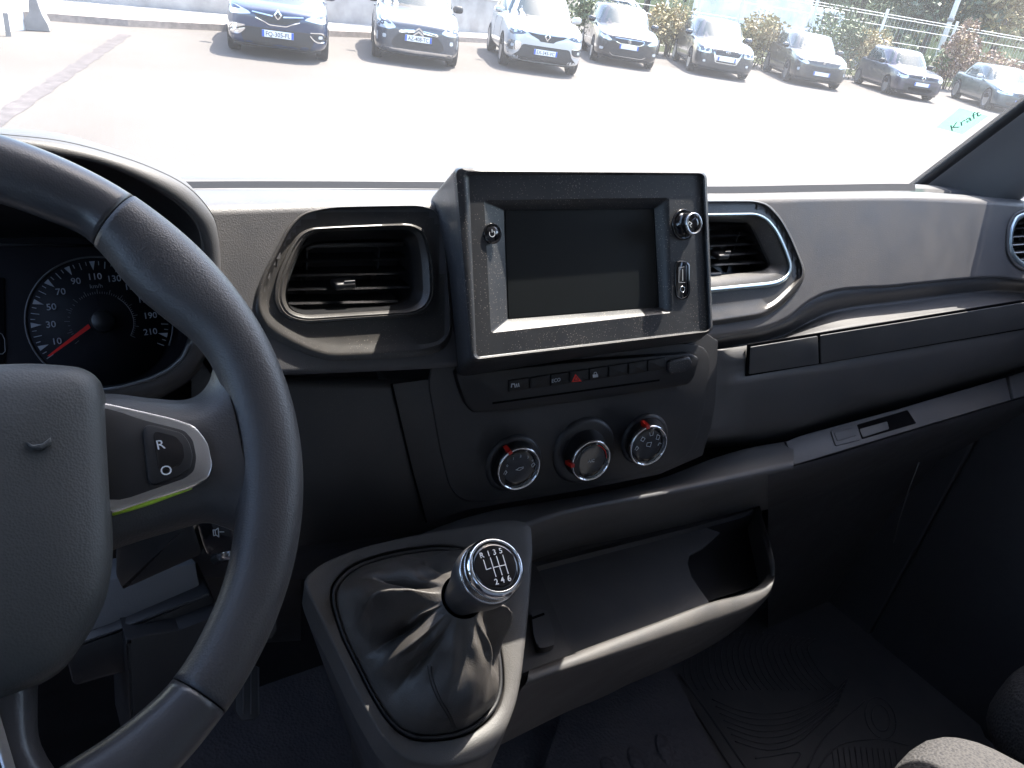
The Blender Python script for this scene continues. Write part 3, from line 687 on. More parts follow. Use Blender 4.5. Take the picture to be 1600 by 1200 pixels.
# folded leather boot
fr = [KP.hit(p.x, p.y)-KP.n*.001 for p in shrink(s1, cc, .94)]
cb = KC-KN*.082; cu = up_.u; cv = up_.v
col = []
for k in range(nn):
    q = fr[k]-cb; a = math.atan2(q.dot(cv), q.dot(cu)); col.append(cb+(cu*math.cos(a)+cv*math.sin(a))*.0195)
def fold(a, t):
    """creases: deep gathers near the collar, broad sags lower down"""
    f = 0
    for a0, wd, amp, t0, tw in ((2.55, .16, .020, .60, .28), (2.1, .14, -.018, .62, .25), (3.05, .22, -.016, .55, .3), (-.35, .15, .017, .62, .30), (-.02, .13, -.019, .55, .28), (-.75, .22, -.016, .50, .22), (.5, .2, .012, .5, .3), (-1.55, .5, .010, .45, .35), (-2.4, .22, -.012, .5, .3), (-2.85, .16, .012, .6, .28), (1.3, .25, -.012, .5, .3), (3.0, .1, .010, .8, .15), (-1.05, .12, .008, .7, .2)):
        d = (a-a0+.25*(t-.5)*math.sin(a0*3)+math.pi) % (2*math.pi)-math.pi
        f += 1.3*amp*math.exp(-abs(d/(wd*.8))**1.3)*math.exp(-((t-t0)/(tw*1.15))**2)
    f += .0022*math.sin(11*a+5*t)*math.exp(-((t-.75)/.22)**2)+.0012*math.sin(17*a-7*t)*math.exp(-((t-.5)/.3)**2)
    return f
L = []
NT = 44
NB = 240
def resamp(R, m):
    n = len(R); out = []
    for k in range(m):
        x = k*n/m; i = int(x); t = x-i; out.append(R[i % n]*(1-t)+R[(i+1) % n]*t)
    return out
fr2, col2 = resamp(fr, NB), resamp(col, NB)
for j in range(NT+1):
    t = j/NT; l = []
    for k in range(NB):
        A, Bq = fr2[k], col2[k]; q = A-KP.hit(655, 1005); a = math.atan2(q.dot(KP.v), q.dot(KP.u))
        # profile: rises steeply from the frame, then leans in to the collar
        h = t**1.0; ro_ = 1-(1-(1-t)**1.35)*1.0
        P0 = Bq+(A-Bq)*(1-t)
        lift = KN*(.007*math.sin(math.pi*min(1, t*1.02)**.8)*(1-.9*t))
        outw = (A-KP.hit(655, 1005)).normalized()
        sm = math.sin(math.pi*t)
        nz = mnoise.noise(Vector((math.cos(a)*2.2, math.sin(a)*2.2, t*3.0)))*.0045+mnoise.noise(Vector((math.cos(a)*5+7, math.sin(a)*5, t*5.0)))*.0012
        P = P0+lift+(outw*.6+KN*.8)*(fold(a, t)+nz)*min(1, sm*1.8)+outw*.006*sm
        if j == 0: P = A-KP.n*.004
        l.append(P)
    L.append(l)
bo = obj('leather_boot', loft(L), 'boot', gl)
BV = BVHTree.FromPolygons([tuple(v.co) for v in bo.data.vertices], [tuple(p.vertices) for p in bo.data.polygons])
def on_boot(px, py, off=.0006):
    d = ray(px, py).normalized(); h = BV.ray_cast(-BASE[bo], d)
    return (h[0]+BASE[bo]-d*off) if h[0] else None
for dx in (0, 5):
    st = [on_boot(p[0]+dx, p[1]) for p in ((668,1040),(671,1060),(677,1078),(685,1095),(694,1110),(702,1124),(708,1140))]
    st = [s for s in st if s]
    if len(st) > 3: obj('boot_stitching', tube(dens(st, 3), .00055, 5), 'black', bo)
# shaft sleeve and knob
kb = obj('knob', lathe(KC, KN, [(.0150, -.088), (.0165, -.080), (.0185, -.066), (.0215, -.052), (.0245, -.040), (.0262, -.030), (.0266, -.022), (.0262, -.0165), (.0250, -.0150)], 72), 'leather', gl)
obj('knob_ring', lathe(KC, KN, [(.0240, -.0165), (.0252, -.0160), (.0254, -.0150), (.0252, -.0140), (.0246, -.0136)], 96), 'bright', kb)
L = []
for r, h, kn in ((.0243, -.0138, 0), (.0246, -.0132, 1), (.0243, -.0055, 1), (.0240, -.0050, 0)):
    L.append([KC+KN*h+(up_.u*math.cos(a)+up_.v*math.sin(a))*(r+(.00035 if kn and i % 2 else 0)) for i, a in enumerate([2*math.pi*i/220 for i in range(220)])])
obj('knurled_band', loft(L), 'chrome', kb, angle=20)
obj('cap_bezel', lathe(KC, KN, [(.0240, -.0052), (.0243, -.0040), (.0236, -.0015), (.0222, .0008), (.0206, .0016), (.0199, .0010), (.0196, -.0004)], 96), 'bright', kb)
obj('glass_cap', lathe(KC, KN, [(.0199, -.001), (.0197, .0004), (.0160, .0013), (.0100, .0019), (.0050, .0021), (0, .0022)], 72), 'gloss', kb)
GP = Pl(KC+KN*.0023, KN)
def g(x, y): return (700+x/8.57, 820+y/8.57)
def gtext(s, a, b, h, ch):
    A, Bq = GP.hit(*g(*a)), GP.hit(*g(*b)); text('shift_number', s, A, Bq-A, GP.n, ch, 'white', kb, off=.0001, bold=.0)
upd = (GP.hit(*g(565, 440))-GP.hit(*g(642, 692))); 
xd = GP.n.cross(upd)*-1; xd = xd.normalized()
if xd.x < 0: xd = -xd
for s, q in (('R', (432, 448)), ('1', (528, 424)), ('3', (608, 404)), ('5', (690, 384)), ('2', (634, 806)), ('4', (716, 780)), ('6', (804, 758))):
    text('shift_number', s, GP.hit(*g(*q)), xd, GP.n, .0044 if s in 'R135' else .0047, 'white', kb, off=.0001, bold=.015)
sg = [[(475,470),(515,600),(578,580)], [(565,440),(642,692)], [(648,420),(725,672)], [(732,404),(806,652)], [(604,572),(772,535)]]
obj('shift_diagram', strokes([[g(*p) for p in s] for s in sg], GP, .0007, .0001), 'white', kb, smooth=False)

# ------------------------------------------------------------------ instrument cluster and hood
HY = .60
h_top = [(-60,197),(0,199),(92,208),(165,228),(220,248),(257,262),(293,286),(318,316),(334,350),(343,385),(346,420),(346,460),(341,510),(329,552),(308,586),(278,608),(242,625),(190,640),(110,648)]
h_seam = [(-60,204),(0,209),(92,219),(169,238),(238,262),(293,291),(330,331),(341,365),(343.5,400),(344,450),(338,500),(325,545),(305,578),(275,600),(240,618),(190,632),(110,640)]
h_lip = [(-60,212),(0,222),(73,240),(147,254),(205,276),(257,305),(293,334),(309,358),(315,385),(316,420),(314,460),(307,500),(297,537),(287,559),(267,577),(237,592),(191,605),(110,614)]
clu = thing('instrument_cluster', U(150, 600, .66), 'hooded instrument cluster with round speedometer behind the steering wheel', 'instrument cluster')
def relen(P, n=90):
    d = [0]
    for a, b in zip(P[:-1], P[1:]): d.append(d[-1]+(b-a).length)
    out = []; j = 0
    for i in range(n):
        s = d[-1]*i/(n-1)
        while j < len(P)-2 and d[j+1] < s: j += 1
        t = (s-d[j])/max(1e-9, d[j+1]-d[j]); out.append(P[j].lerp(P[j+1], min(1, t)))
    return out
s14 = lambda P: relen(dens([Vector(p) for p in P], 6))
def hood(P, Y, off=(0, 0, 0)): return [U(p.x, p.y, Y)+Vector(off) for p in P]
T_, S_, I_ = s14(h_top), s14(h_seam), s14(h_lip)
def outw(P, k):   # push outwards/back, to make a rounded hood roof
    return [p+Vector((k[0]*min(1, i/60), k[1], k[2]*(1-max(0, min(1, (i-44)/14))))) for i, p in enumerate(P)]
Sm = hood(S_, .560)
L = [outw(hood(T_, .62), (.015, .25, -.15)), outw(hood(T_, .62), (.008, .10, -.055)), hood(T_, .62), hood([a*.5+b*.5 for a, b in zip(T_, S_)], .585), hood(S_, .562)]
obj('hood_roof', loft(L, False), 'dash', clu)
L = [hood(S_, .5622, (0, .006, -.0005)), hood(S_, .558, (0, 0, -.0012)), hood([a*.8+b*.2 for a, b in zip(S_, I_)], .554), hood([a*.15+b*.85 for a, b in zip(S_, I_)], .546), hood(I_, .548), hood(I_, .553)]
obj('hood_rim', loft(L, False), 'dash', clu)
DN = nrm(33); DC = Vector((.0852, .6748, -.331)); DP = Pl(DC, DN)
# inner walls of the hood lead back to the dial board
bd = s14([(-60,372),(0,372),(60,371),(120,371),(180,374),(230,384),(262,400),(282,424),(294,452),(301,480),(299,508),(291,534),(281,555),(262,573),(233,588),(190,600),(110,608)])
L = [hood(I_, .553), [a*.5+b*.5 for a, b in zip(hood(I_, .553), [DP.hit(p.x, p.y) for p in bd])], [DP.hit(p.x, p.y)+DN*.004 for p in bd], [DP.hit(p.x, p.y)-DN*.003 for p in bd]]
obj('hood_lining', loft(L, False), 'black', clu)
obj('dial_board', panel(DP, [(-120,366),(300,366),(346,440),(346,640),(260,740),(-120,740)], 0, -.01, .001), 'dialface', clu, smooth=False)
obj('board_step', tube([DP.hit(-80, 383, .004), DP.hit(60, 382, .004), DP.hit(170, 384, .004)], .0012, 6), 'black', clu)
def arc(R, a0, a1, n, off=.001, c=(0, 0)): return [DP.at(c[0]+math.sin(rad(a))*R, c[1]+math.cos(rad(a))*R, off) for a in [a0+(a1-a0)*i/n for i in range(n+1)]]
sp = obj('speedometer', loft([arc(.0545, 0, 360, 96, .0005), arc(.0545, 0, 360, 96, .0012), arc(.0001, 0, 360, 96, .0012)]), 'dialface', clu)
obj('dial_ring', tube(arc(.0565, -150, 118, 70, .0015), .0008, 6), 'trimgrey', sp)
obj('lens_edge', tube([U(p[0], p[1], .5475) for p in ((296,537),(286,559),(266,577),(236,592),(191,605),(150,611))], .0013, 6), 'trimgrey', sp)
A10 = 109/10.0
gs = []
for k in range(0, 45):
    v = k*5; a = -120+k*240/44
    if v > 220: break
    if v % 20 == 10: 
        c0 = [DP.at(math.sin(rad(a+s))*r, math.cos(rad(a+s))*r, .0016) for s, r in ((-2.4, .0528), (2.4, .0528), (0, .0450))]
        n_ = 3; V = c0+[p+DN*.0001 for p in c0]; gs.append((V, [[0,1,2],[3,4,5],[0,1,4,3],[1,2,5,4],[2,0,3,5]]))
    else:
        r0 = .0468 if v % 10 == 0 else .0495
        gs.append(strokes([[(math.sin(rad(a))*.0525, math.cos(rad(a))*.0525), (math.sin(rad(a))*r0, math.cos(rad(a))*r0)]], DP, .0006, .0016, px=False))
obj('speed_ticks', join(*gs), 'dialmark', sp, smooth=False)
gs = []
for k in range(0, 61):
    a = -125+k*250/60
    big = k % 5 == 0
    if a < -30 and k % 2 and not big: continue
    r0, r1 = (.0245, .0285) if big else (.0245, .0262)
    gs.append(strokes([[(math.sin(rad(a))*r0, math.cos(rad(a))*r0), (math.sin(rad(a))*r1, math.cos(rad(a))*r1)]], DP, .00035, .0016, px=False))
gs.append(tube(arc(.0245, 38, 125, 30, .0016), .0003, 4))
obj('inner_scale', join(*gs), 'markdim', sp, smooth=False)
for v in range(10, 220, 20):
    a = -120+v*240/220; r = .0395 if 30 < v < 190 else .0385
    P0 = DP.at(math.sin(rad(a))*r, math.cos(rad(a))*r-.0026, .0016)
    text('speed_number', str(v), P0, DP.u, DN, .0055, 'dialmark', sp, align='CENTER', bold=.01)
text('unit_label', 'km/h', DP.at(0, .0295, .0016), DP.u, DN, .0036, 'markdim', sp, align='CENTER')
nd = [DP.hit(*p, .006) for p in ((138,506),(142,512),(78,557),(74,556))]
V = nd+[p-DN*.001 for p in nd]
obj('needle', (V, [[0,1,2,3],[7,6,5,4],[0,4,5,1],[1,5,6,2],[2,6,7,3],[3,7,4,0]]), 'needle', sp, smooth=False)
obj('needle_hub', lathe(DP.at(0, 0, .001), DN, [(.0095, 0), (.0095, .006), (.0085, .008), (0, .0085)], 40), 'black', sp)
obj('info_display', panel(DP, [(-90,430),(7,434),(8,570),(-90,572)], .0012, 0, .0004, r=3), 'void', clu, smooth=False)
obj('display_frame', strokes([[(-6,518),(3,522),(7,530),(8,549),(4,553),(-6,553)]], Pl(DP.o+DN*.0014, DN), .0005), 'markdim', clu, smooth=False)

# ------------------------------------------------------------------ display unit on top of the centre stack
du = thing('display_unit', U(910, 560, .52), 'square dark touchscreen unit standing proud of the dash centre', 'touchscreen')
TP = Pl(U(910, 408, .485), nrm(23, -3))
o_out = rnd([(708,261),(1104,267),(1114,520),(735,567)], 13, 6)
o_mid = rnd([(712,263),(1104,269),(1113,519),(737,564)], 12, 6)
o_in = rnd([(732,272),(1098,272),(1109,516),(744,559)], 8, 6)
o_rec = rnd([(757,314),(1044,310),(1048,488),(768,519)], 4, 6)
s_out = rnd([(787,328),(1022,326),(1030,480),(793,499)], 2, 6)
back = rnd([(672,303),(1060,296),(1090,540),(705,600)], 16, 6)
def hp(P, off): return [TP.hit(p.x, p.y, off) for p in P]
def hY(P, Y): return [U(p.x, p.y, Y) for p in P]
L = [hY(back, .62), hp([a*.25+b*.75 for a, b in zip(back, o_out)], -.024), hp([a*.05+b*.95 for a, b in zip(back, o_out)], -.007), hp(o_out, -.002), hp(o_mid, .0015), hp([a*.5+b*.5 for a, b in zip(o_mid, o_in)], .0025), hp([a*.1+b*.9 for a, b in zip(o_mid, o_in)], .0015), hp(o_in, -.001)]
hs = obj('housing', loft(L, True, True, False), 'unit', du, angle=45)
L = [hp(o_in, -.001), hp([a*.97+b*.03 for a, b in zip(o_in, o_rec)], -.0015), hp([a*.03+b*.97 for a, b in zip(o_in, o_rec)], -.0015), hp(o_rec, -.002), hp([a*.5+b*.5 for a, b in zip(o_rec, s_out)], -.0065), hp(s_out, -.0125)]
obj('face_panel', loft(L), 'unit', du, angle=22)
obj('screen_glass', loft([hp(s_out, -.0125), hp(shrink(s_out, (908, 408), .985), -.0127), hp(shrink(s_out, (908, 408), .98), -.0122)], True, False, True), 'screen', du, smooth=False)
FPd = Pl(TP.o-TP.n*.0015, TP.n)
pb_ = obj('power_button', lathe(FPd.hit(769, 365), TP.n, [(.0085, -.001), (.0085, .001), (.0078, .0014), (.0075, .0005), (.0062, .0003), (.0056, .0012), (0, .0016)], 40), 'gloss', du)
pw = Pl(FPd.o+TP.n*.0018, TP.n); c_ = pw.uv(pw.hit(769, 365))
obj('power_symbol', strokes([[(c_[0]+math.sin(t)*.0026, c_[1]+math.cos(t)*.0026) for t in [.7+i*.35 for i in range(14)]], [(c_[0], c_[1]+.001), (c_[0], c_[1]+.0034)]], pw, .0005, 0, px=False), 'mark', pb_, smooth=False)
kb2 = obj('volume_knob', lathe(FPd.hit(1067, 351), TP.n, [(.0148, -.001), (.0148, .0015), (.0135, .0022), (.0118, .001), (.0108, .001), (.0105, .012), (.0100, .0135)], 56), 'gloss', du)
kx = FPd.hit(1067, 351)
obj('knob_ring', lathe(kx+TP.n*.0125, TP.n, [(.0102, 0), (.0106, .001), (.0106, .0022), (.0098, .0032), (.0088, .0032), (.0084, .0022)], 56), 'chrome', kb2)
obj('knob_face', lathe(kx+TP.n*.0125, TP.n, [(.0088, .001), (.0086, .0022), (.004, .0026), (0, .0026)], 48), 'gloss', kb2)
kp2 = Pl(kx+TP.n*.0152, TP.n)
obj('knob_symbol', strokes([[(1075,350),(1077,346),(1081,349),(1078,352),(1080,355)]], kp2, .0006), 'mark', kb2, smooth=False)
us = obj('usb_port', panel(FPd, [(1055,409),(1062,407),(1072,408),(1077,413),(1078,456),(1074,466),(1064,469),(1056,464),(1054,450)], .0012, 0, .0008, r=.4), 'gloss', du)
up2 = Pl(FPd.o+TP.n*.0014, TP.n)
obj('usb_slot', strokes([[(1061,418),(1060.5,441),(1070,441.5)], [(1061,418),(1069,417)]], up2, .0007), 'markdim', us, smooth=False)
obj('usb_tongue', strokes([[(1066.5,421),(1066.5,438)]], up2, .0016), 'markdim', us, smooth=False)
obj('audio_jack', tube([up2.hit(1066.5+math.cos(t)*3.3, 452+math.sin(t)*4.6, .0003) for t in [i*.3927 for i in range(16)]], .0005, 5, True), 'chrome', us)
obj('port_rim', tube([up2.hit(p.x, p.y, .0002) for p in rnd([(1056,410),(1062,408.5),(1071,409.5),(1075.5,414),(1076.5,456),(1073,464.5),(1064,467),(1057.5,463),(1055.8,450)], .4, 4)], .0004, 5, True), 'gloss', us)

# ------------------------------------------------------------------ steering wheel
WC = Vector((-.052, .377, -.25)); WN = nrm(50); WP = Pl(WC, WN)
sw = thing('steering_wheel', WC-WN*.02, 'large black leather steering wheel with airbag hub at the left', 'steering wheel')
inner_r = [(-180,.158),(-90,.158),(-71,.158),(-63,.161),(-51,.165),(-40,.164),(-32,.163),(-25,.1615),(-10,.160),(0,.160),(12,.160),(17,.158),(25,.152),(31,.1495),(37,.151),(42,.155),(46,.158),(49,.1595),(55,.158),(64,.157),(90,.157),(117,.157),(125,.158),(131,.1595),(134,.158),(138,.155),(143,.151),(149,.1495),(155,.152),(163,.158),(180,.158)]
def rim(a0, a1, n, closed=False, shr=0):
    L = []
    for i in range(n+1):
        a = a0+(a1-a0)*i/n; aa = (a+180) % 360-180
        ri_ = interp(inner_r, aa)-.0005; roo = .1955
        cr, ra = (ri_+roo)/2, (roo-ri_)/2-shr; rb_ = .0155-shr
        d = WP.u*math.cos(rad(a))+WP.v*math.sin(rad(a))
        L.append([WC+d*(cr+math.cos(t)*ra)+WN*(math.sin(t)*rb_) for t in [2*math.pi*k/40 for k in range(40)]])
    return L
c0, c1 = 45.6, -51.2
def ends(L):   # close with slightly tucked-in ends so the seam reads as a groove
    def sh(l, q):
        c = sum(l, Vector())/len(l); return [c+(p-c)*q for p in l]
    return [sh(L[0], .965)]+L+[sh(L[-1], .965)]
obj('rim_grip', loft(ends(rim(c0-.12, c1+.12, 90)), True, True, True), 'leather', sw)
obj('rim_grip', loft(ends(rim(180-c1-.12, 180-c0+.12, 60)), True, True, True), 'leather', sw)
obj('rim_top', loft(ends(rim(180-c0-.12, c0+.12, 80, shr=.0003)), True, True, True), 'leather_smooth', sw)
obj('rim_bottom', loft(ends(rim(180-c1+.12, 360+c1-.12, 70, shr=.0003)), True, True, True), 'leather_smooth', sw)
def wpl(pts): return [Vector(p) for p in pts]
# right spoke, blended into the rim
def spoke(sx):
    top = [(.060,.030),(.0991,.0273),(.1233,.0204),(.1385,.0168),(.1481,.0187),(.1560,.0262),(.1620,.0390)]
    bot = [(.060,-.066),(.0885,-.0577),(.1275,-.0547),(.1372,-.0551),(.1444,-.0590),(.1520,-.0660),(.1575,-.0800)]
    rows = []
    T, Bt = dens([Vector(p) for p in top], 5), dens([Vector(p) for p in bot], 5)
    m = len(T)
    for i in range(m):
        x = i/(m-1); l = []
        fr = []
        for s in range(13):
            t = s/12; q = T[i]*(1-t)+Bt[i]*t
            e = math.sin(math.pi*t); hgt = .004+.004*x
            h = -.012+ (hgt+.012)*(1-(abs(2*t-1))**3.2)
            fr.append(WP.at(q.x*sx, q.y, h))
        bk = []
        for s in range(12, -1, -1):
            t = s/12; q = T[i]*(1-t)+Bt[i]*t; bk.append(WP.at(q.x*sx, q.y, -.014-.008*(1-(abs(2*t-1))**3)))
        rows.append(fr+bk)
    return loft(rows, True, True, True)
obj('spoke', spoke(1), 'leather', sw); obj('spoke', spoke(-1), 'leather', sw)
low = [[(.030,-.100),(.050,-.1000)],[(.0385,-.1098),(.0492,-.1105)]]
def low_spoke(sx):
    a = [(.018,-.098),(.022,-.120),(.026,-.140),(.030,-.158)]; b = [(.052,-.095),(.0470,-.1200),(.0458,-.138),(.053,-.1600)]
    rows = []
    A_, B2 = dens([Vector(p) for p in a], 4), dens([Vector(p) for p in b], 4)
    for p, q in zip(A_, B2):
        l = []
        for s in range(9): t = s/8; c = p*(1-t)+q*t; l.append(WP.at(c.x*sx, c.y, -.010+.012*(1-abs(2*t-1)**3)))
        for s in range(8, -1, -1): t = s/8; c = p*(1-t)+q*t; l.append(WP.at(c.x*sx, c.y, -.016))
        rows.append(l)
    return loft(rows, True, True, True)
for sx in (1, -1):
    ls = obj('lower_spoke', low_spoke(sx), 'leather_smooth', sw)
    obj('spoke_trim', loft([[WP.at(x*sx+dx, y, .0035-abs(dx)*.4) for dx in (-.0022, 0, .0022)] for x, y in ((.029,-.104),(.031,-.12),(.033,-.14),(.035,-.158))], False), 'chrome', ls)
# airbag hub: domed cover
hub = [(-.0977,.0315),(-.0918,.0354),(-.0722,.0405),(-.04,.0435),(0,.0445),(.04,.0435),(.0722,.0405),(.0918,.0354),(.0985,.0290),(.0993,.018),(.0958,-.007),(.0916,-.0405),(.0876,-.066),(.0814,-.0834),(.0735,-.0945),(.0596,-.1084),(.0464,-.112),(.02,-.113),(0,-.113),(-.02,-.113),(-.0464,-.112),(-.0596,-.1084),(-.0735,-.0945),(-.0814,-.0834),(-.0876,-.066),(-.0916,-.0405),(-.0958,-.007),(-.0993,.018),(-.0985,.0290)]
hb = rnd(hub, .45, 3); hc = Vector((0, -.03))
L = []
for s, h in ((1.0, -.022), (1.0, -.004), (1.0, .006), (.985, .0125), (.95, .0175), (.88, .0215), (.75, .0245), (.55, .027), (.3, .0285), (.02, .029)):
    # keep the outline where the photo shows it although the cover stands proud
    L.append([WP.at(hc.x+(p.x-hc.x)*s-(.0 if h < 0 else 0), hc.y+(p.y-hc.y)*s, h) for p in hb])
ab = obj('airbag_cover', loft(L, True, True, True), 'airbag', sw)
lp = Pl(WP.o+WN*.0262, WN)
lg = [(40,691),(52,696),(66,694),(79,684),(81,693),(68,703),(50,703)]
obj('hub_emblem', panel(lp, lg, .0016, -.003, .0008), 'airbag', ab)
# switch panel inside the chrome surround
def wout(pts, top, bot, bev, mat, nm, par, r=.35): return obj(nm, panel(WP, [Vector(p) for p in pts], top, bot, bev, px=False, r=r), mat, par, angle=40)
for sx in (1, -1):
    Q = lambda pts: [(x*sx, y) for x, y in pts]
    tr = wout(Q([(.085,.0200),(.1000,.0142),(.1277,.0013),(.1385,-.0052),(.1432,-.0160),(.1428,-.0295),(.1390,-.0362),(.1311,-.0384),(.1099,-.0412),(.0860,-.0440)]), .0105, -.004, .0028, 'chrome', 'spoke_surround', sw)
    wout(Q([(.084,.0155),(.0993,.0108),(.1136,.0018),(.1321,-.0075),(.1352,-.0135),(.1350,-.0235),(.1322,-.0306),(.1270,-.0334),(.0860,-.0395)]), .0108, 0, .0004, 'black', 'switch_bed', tr)
    bt = wout(Q([(.1124,.0005),(.1306,-.0090),(.1330,-.0148),(.1332,-.0225),(.1306,-.0290),(.1250,-.0318),(.1092,-.0345)]), .0122, 0, .0010, 'black', 'rocker_switch', tr)
    wout(Q([(.1165,-.0050),(.1270,-.0105),(.1295,-.0155),(.1290,-.0225),(.1260,-.0265),(.1150,-.0290)]), .0128, 0, .0009, 'gloss', 'rocker_cap', bt)
    if sx > 0:
        bp_ = Pl(WP.o+WN*.0130, WN)
        for s_, pq in (('R', (245, 703)), ('O', (251.5, 744))):
            A = bp_.hit(*pq); text('switch_label', s_, A, bp_.u, WN, .0052, 'mark', bt, off=.0001)
edge = [WP.hit(*p, .0068) for p in ((175,802),(205,793),(235,784),(265,774),(300,763))]
obj('reflection_line', tube(edge, [.0014, .0017, .0016, .0012, .0005], 8), 'lime', sw)  # painted reflection of a lime vest, drawn as a thin tube

# ------------------------------------------------------------------ audio stalk and column
st = thing('control_stalk', U(200, 860, .50), 'black audio control stalk with mute button behind the wheel', 'control stalk')
stp = Pl(U(330, 840, .47), nrm(2, -28))
obj('stalk_body', panel(stp, [(180,850),(190,835),(300,812),(318,868),(190,925),(178,900)], 0, -.04, .004, r=.2), 'black', st, angle=40)
eb = obj('end_button', panel(stp, [(306,814),(330,809),(352,812),(364,830),(366,852),(362,860),(324,868),(316,850)], .002, -.03, .003, r=.35), 'gloss', st, angle=40)
ep = Pl(stp.o+stp.n*.0023, stp.n)
obj('mute_symbol', strokes([[(333,828),(337,828),(341,825),(342,839),(338,836),(334,837),(333,828)], [(336,828),(337,836)], [(343,831),(350,831)]], ep, .0007), 'mark', eb, smooth=False)
cs = thing('steering_column', U(230, 1000, .56), 'grey plastic steering column shroud below the wheel', 'column shroud')
sp1 = Pl(U(220, 950, .56), nrm(25, 0))
obj('shroud_cover', panel(sp1, [(112,1009),(135,965),(170,905),(230,892),(306,880),(309,900),(316,930),(250,962),(180,985)], 0, -.06, .003), 'trimgrey', cs, angle=40)
sp2 = Pl(U(220, 1000, .545), nrm(5, 0))
obj('shroud_lower', panel(sp2, [(100,1012),(180,985),(330,925),(345,960),(330,1000),(200,1050),(115,1075)], 0, -.05, .004, r=.15), 'black', cs, angle=40)
sp3 = Pl(U(260, 1020, .53), nrm(0, 0))
obj('shroud_box', panel(sp3, [(197,1001),(280,985),(340,962),(350,1080),(300,1180),(205,1200)], 0, -.08, .004, r=.1), 'black', cs, angle=40)
obj('ignition_barrel', tube([U(340, 872, .55), U(352, 866, .53), U(366, 858, .52)], .006, 16), 'chrome', cs)
# under-dash shadow box left of the console
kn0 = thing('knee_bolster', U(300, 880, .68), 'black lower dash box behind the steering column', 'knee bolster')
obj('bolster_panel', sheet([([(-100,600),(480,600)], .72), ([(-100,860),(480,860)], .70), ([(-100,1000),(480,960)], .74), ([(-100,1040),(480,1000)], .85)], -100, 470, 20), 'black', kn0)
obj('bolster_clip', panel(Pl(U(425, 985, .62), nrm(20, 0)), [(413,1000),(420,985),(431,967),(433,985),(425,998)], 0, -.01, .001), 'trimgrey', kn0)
pd_ = thing('brake_pedal', UZ(390, 1120, -1.12), 'ribbed black brake pedal in the driver footwell', 'pedal')
pp = Pl(U(390, 1085, .72), nrm(45, 0))
ped = obj('pedal_pad', panel(pp, [(368,1040),(405,1040),(407,1115),(398,1125),(378,1127),(368,1112)], 0, -.012, .003, r=.2), 'rubber', pd_, angle=40)
for x in (380, 392, 404): obj('pad_rib', tube([pp.hit(x, 1042, .001), pp.hit(x, 1116, .001)], .0011, 6), 'trimgrey', ped)
obj('pedal_arm', tube([pp.hit(388, 1060)-pp.n*.01, U(385, 1000, .80), U(380, 900, .86)], .008, 8), 'black', pd_)

# ------------------------------------------------------------------ cab floor, mat, seats
FZ = -1.40
V = [Vector((-1.05, -1.0, FZ)), Vector((1.82, -1.0, FZ)), Vector((1.82, 1.2, FZ)), Vector((-1.05, 1.2, FZ))]
def slab(V, th): return V+[v-Vector((0, 0, th)) for v in V], [[0,1,2,3],[7,6,5,4],[0,4,5,1],[1,5,6,2],[2,6,7,3],[3,7,4,0]]
cf = thing('cab_floor', (.3, 0, FZ), 'dark grey textured vinyl cab floor with moulded oval ribs', 'floor covering')
obj('floor_sheet', slab(V, .02), 'carpet', cf, smooth=False)
HZ = FZ+.05
obj('floor_hump', zpoly([(840,1230),(880,1110),(985,1062),(1050,1045),(1120,1180),(1160,1260),(1000,1300)], HZ, .05, r=.15), 'carpet', cf, smooth=False)
for q in ((1038, 1172, 12, 26), (994, 1190, 12, 24), (952, 1204, 12, 22)):
    P = [(q[0]+math.cos(t)*q[2]+(math.sin(t)*q[3]*.35), q[1]+math.sin(t)*q[3]) for t in [i*2*math.pi/28 for i in range(28)]]
    A = [UZ(x, y, HZ) for x, y in P]; c = sum(A, Vector())/len(A)
    L = [A, [c+(p-c)*.92+Vector((0, 0, .004)) for p in A], [c+(p-c)*.75+Vector((0, 0, .006)) for p in A]]
    obj('moulded_rib', loft(L, True, False, True), 'carpet', cf)
mt = thing('rubber_mat', UZ(1300, 1100, FZ+.02), 'black rubber floor mat with curved grooves in the passenger footwell', 'floor mat')
MZ = FZ+.018
outl = [(1035,1052),(1100,1020),(1180,960),(1300,930),(1420,960),(1500,1060),(1560,1200),(1500,1350),(1200,1350),(1130,1215),(1075,1120)]
A = zpoly(outl, MZ, .012, r=.2); obj('mat_sheet', A, 'rubber', mt, smooth=False)
def zl(pts, r, z=MZ+.001): return tube(dens([UZ(x, y, z) for x, y in pts], 5), r, 6)
gs = []
gs.append(zl([(1050,1058),(1085,1110),(1130,1180),(1170,1240)], .0035)); gs.append(zl([(1062,1054),(1100,1105),(1145,1170),(1190,1235)], .0035))
obj('mat_border', join(*gs), 'rubber', mt)
gs = []
for k in range(22):      # fan of fine ribs near the dash
    x = 1075+k*9; gs.append(zl([(x, 1045-k*1.0), (x-2+k*1.5, 1075-k*3), (x+14+k*2, 1090+k*.5)] if 0 else [(x+10, 985+abs(k-10)*1.2), (x-2, 1015), (x-6+k*1.2, 1052), (x+4+k*2.0, 1078)], .0016))
obj('mat_fan_ribs', join(*gs), 'rubber', mt)
gs = []
for k in range(7):
    o = k*11
    gs.append(zl([(1112+o*.55, 1092+o), (1165+o*.5, 1112+o*.9), (1230+o*.2, 1112+o*.75), (1290-o*.1, 1088+o*.6), (1325-o*.3, 1060+o*.7)], .0022))
obj('mat_arc_ribs', join(*gs), 'rubber', mt)
gs = [zl([(x, y) for x, y in [(cx+math.cos(t)*a, cy+math.sin(t)*b+math.cos(t)*a*.35) for t in [i*2*math.pi/20 for i in range(21)]]], .0022) for cx, cy, a, b in ((1376, 1122, 14, 20), (1376, 1122, 24, 31))]
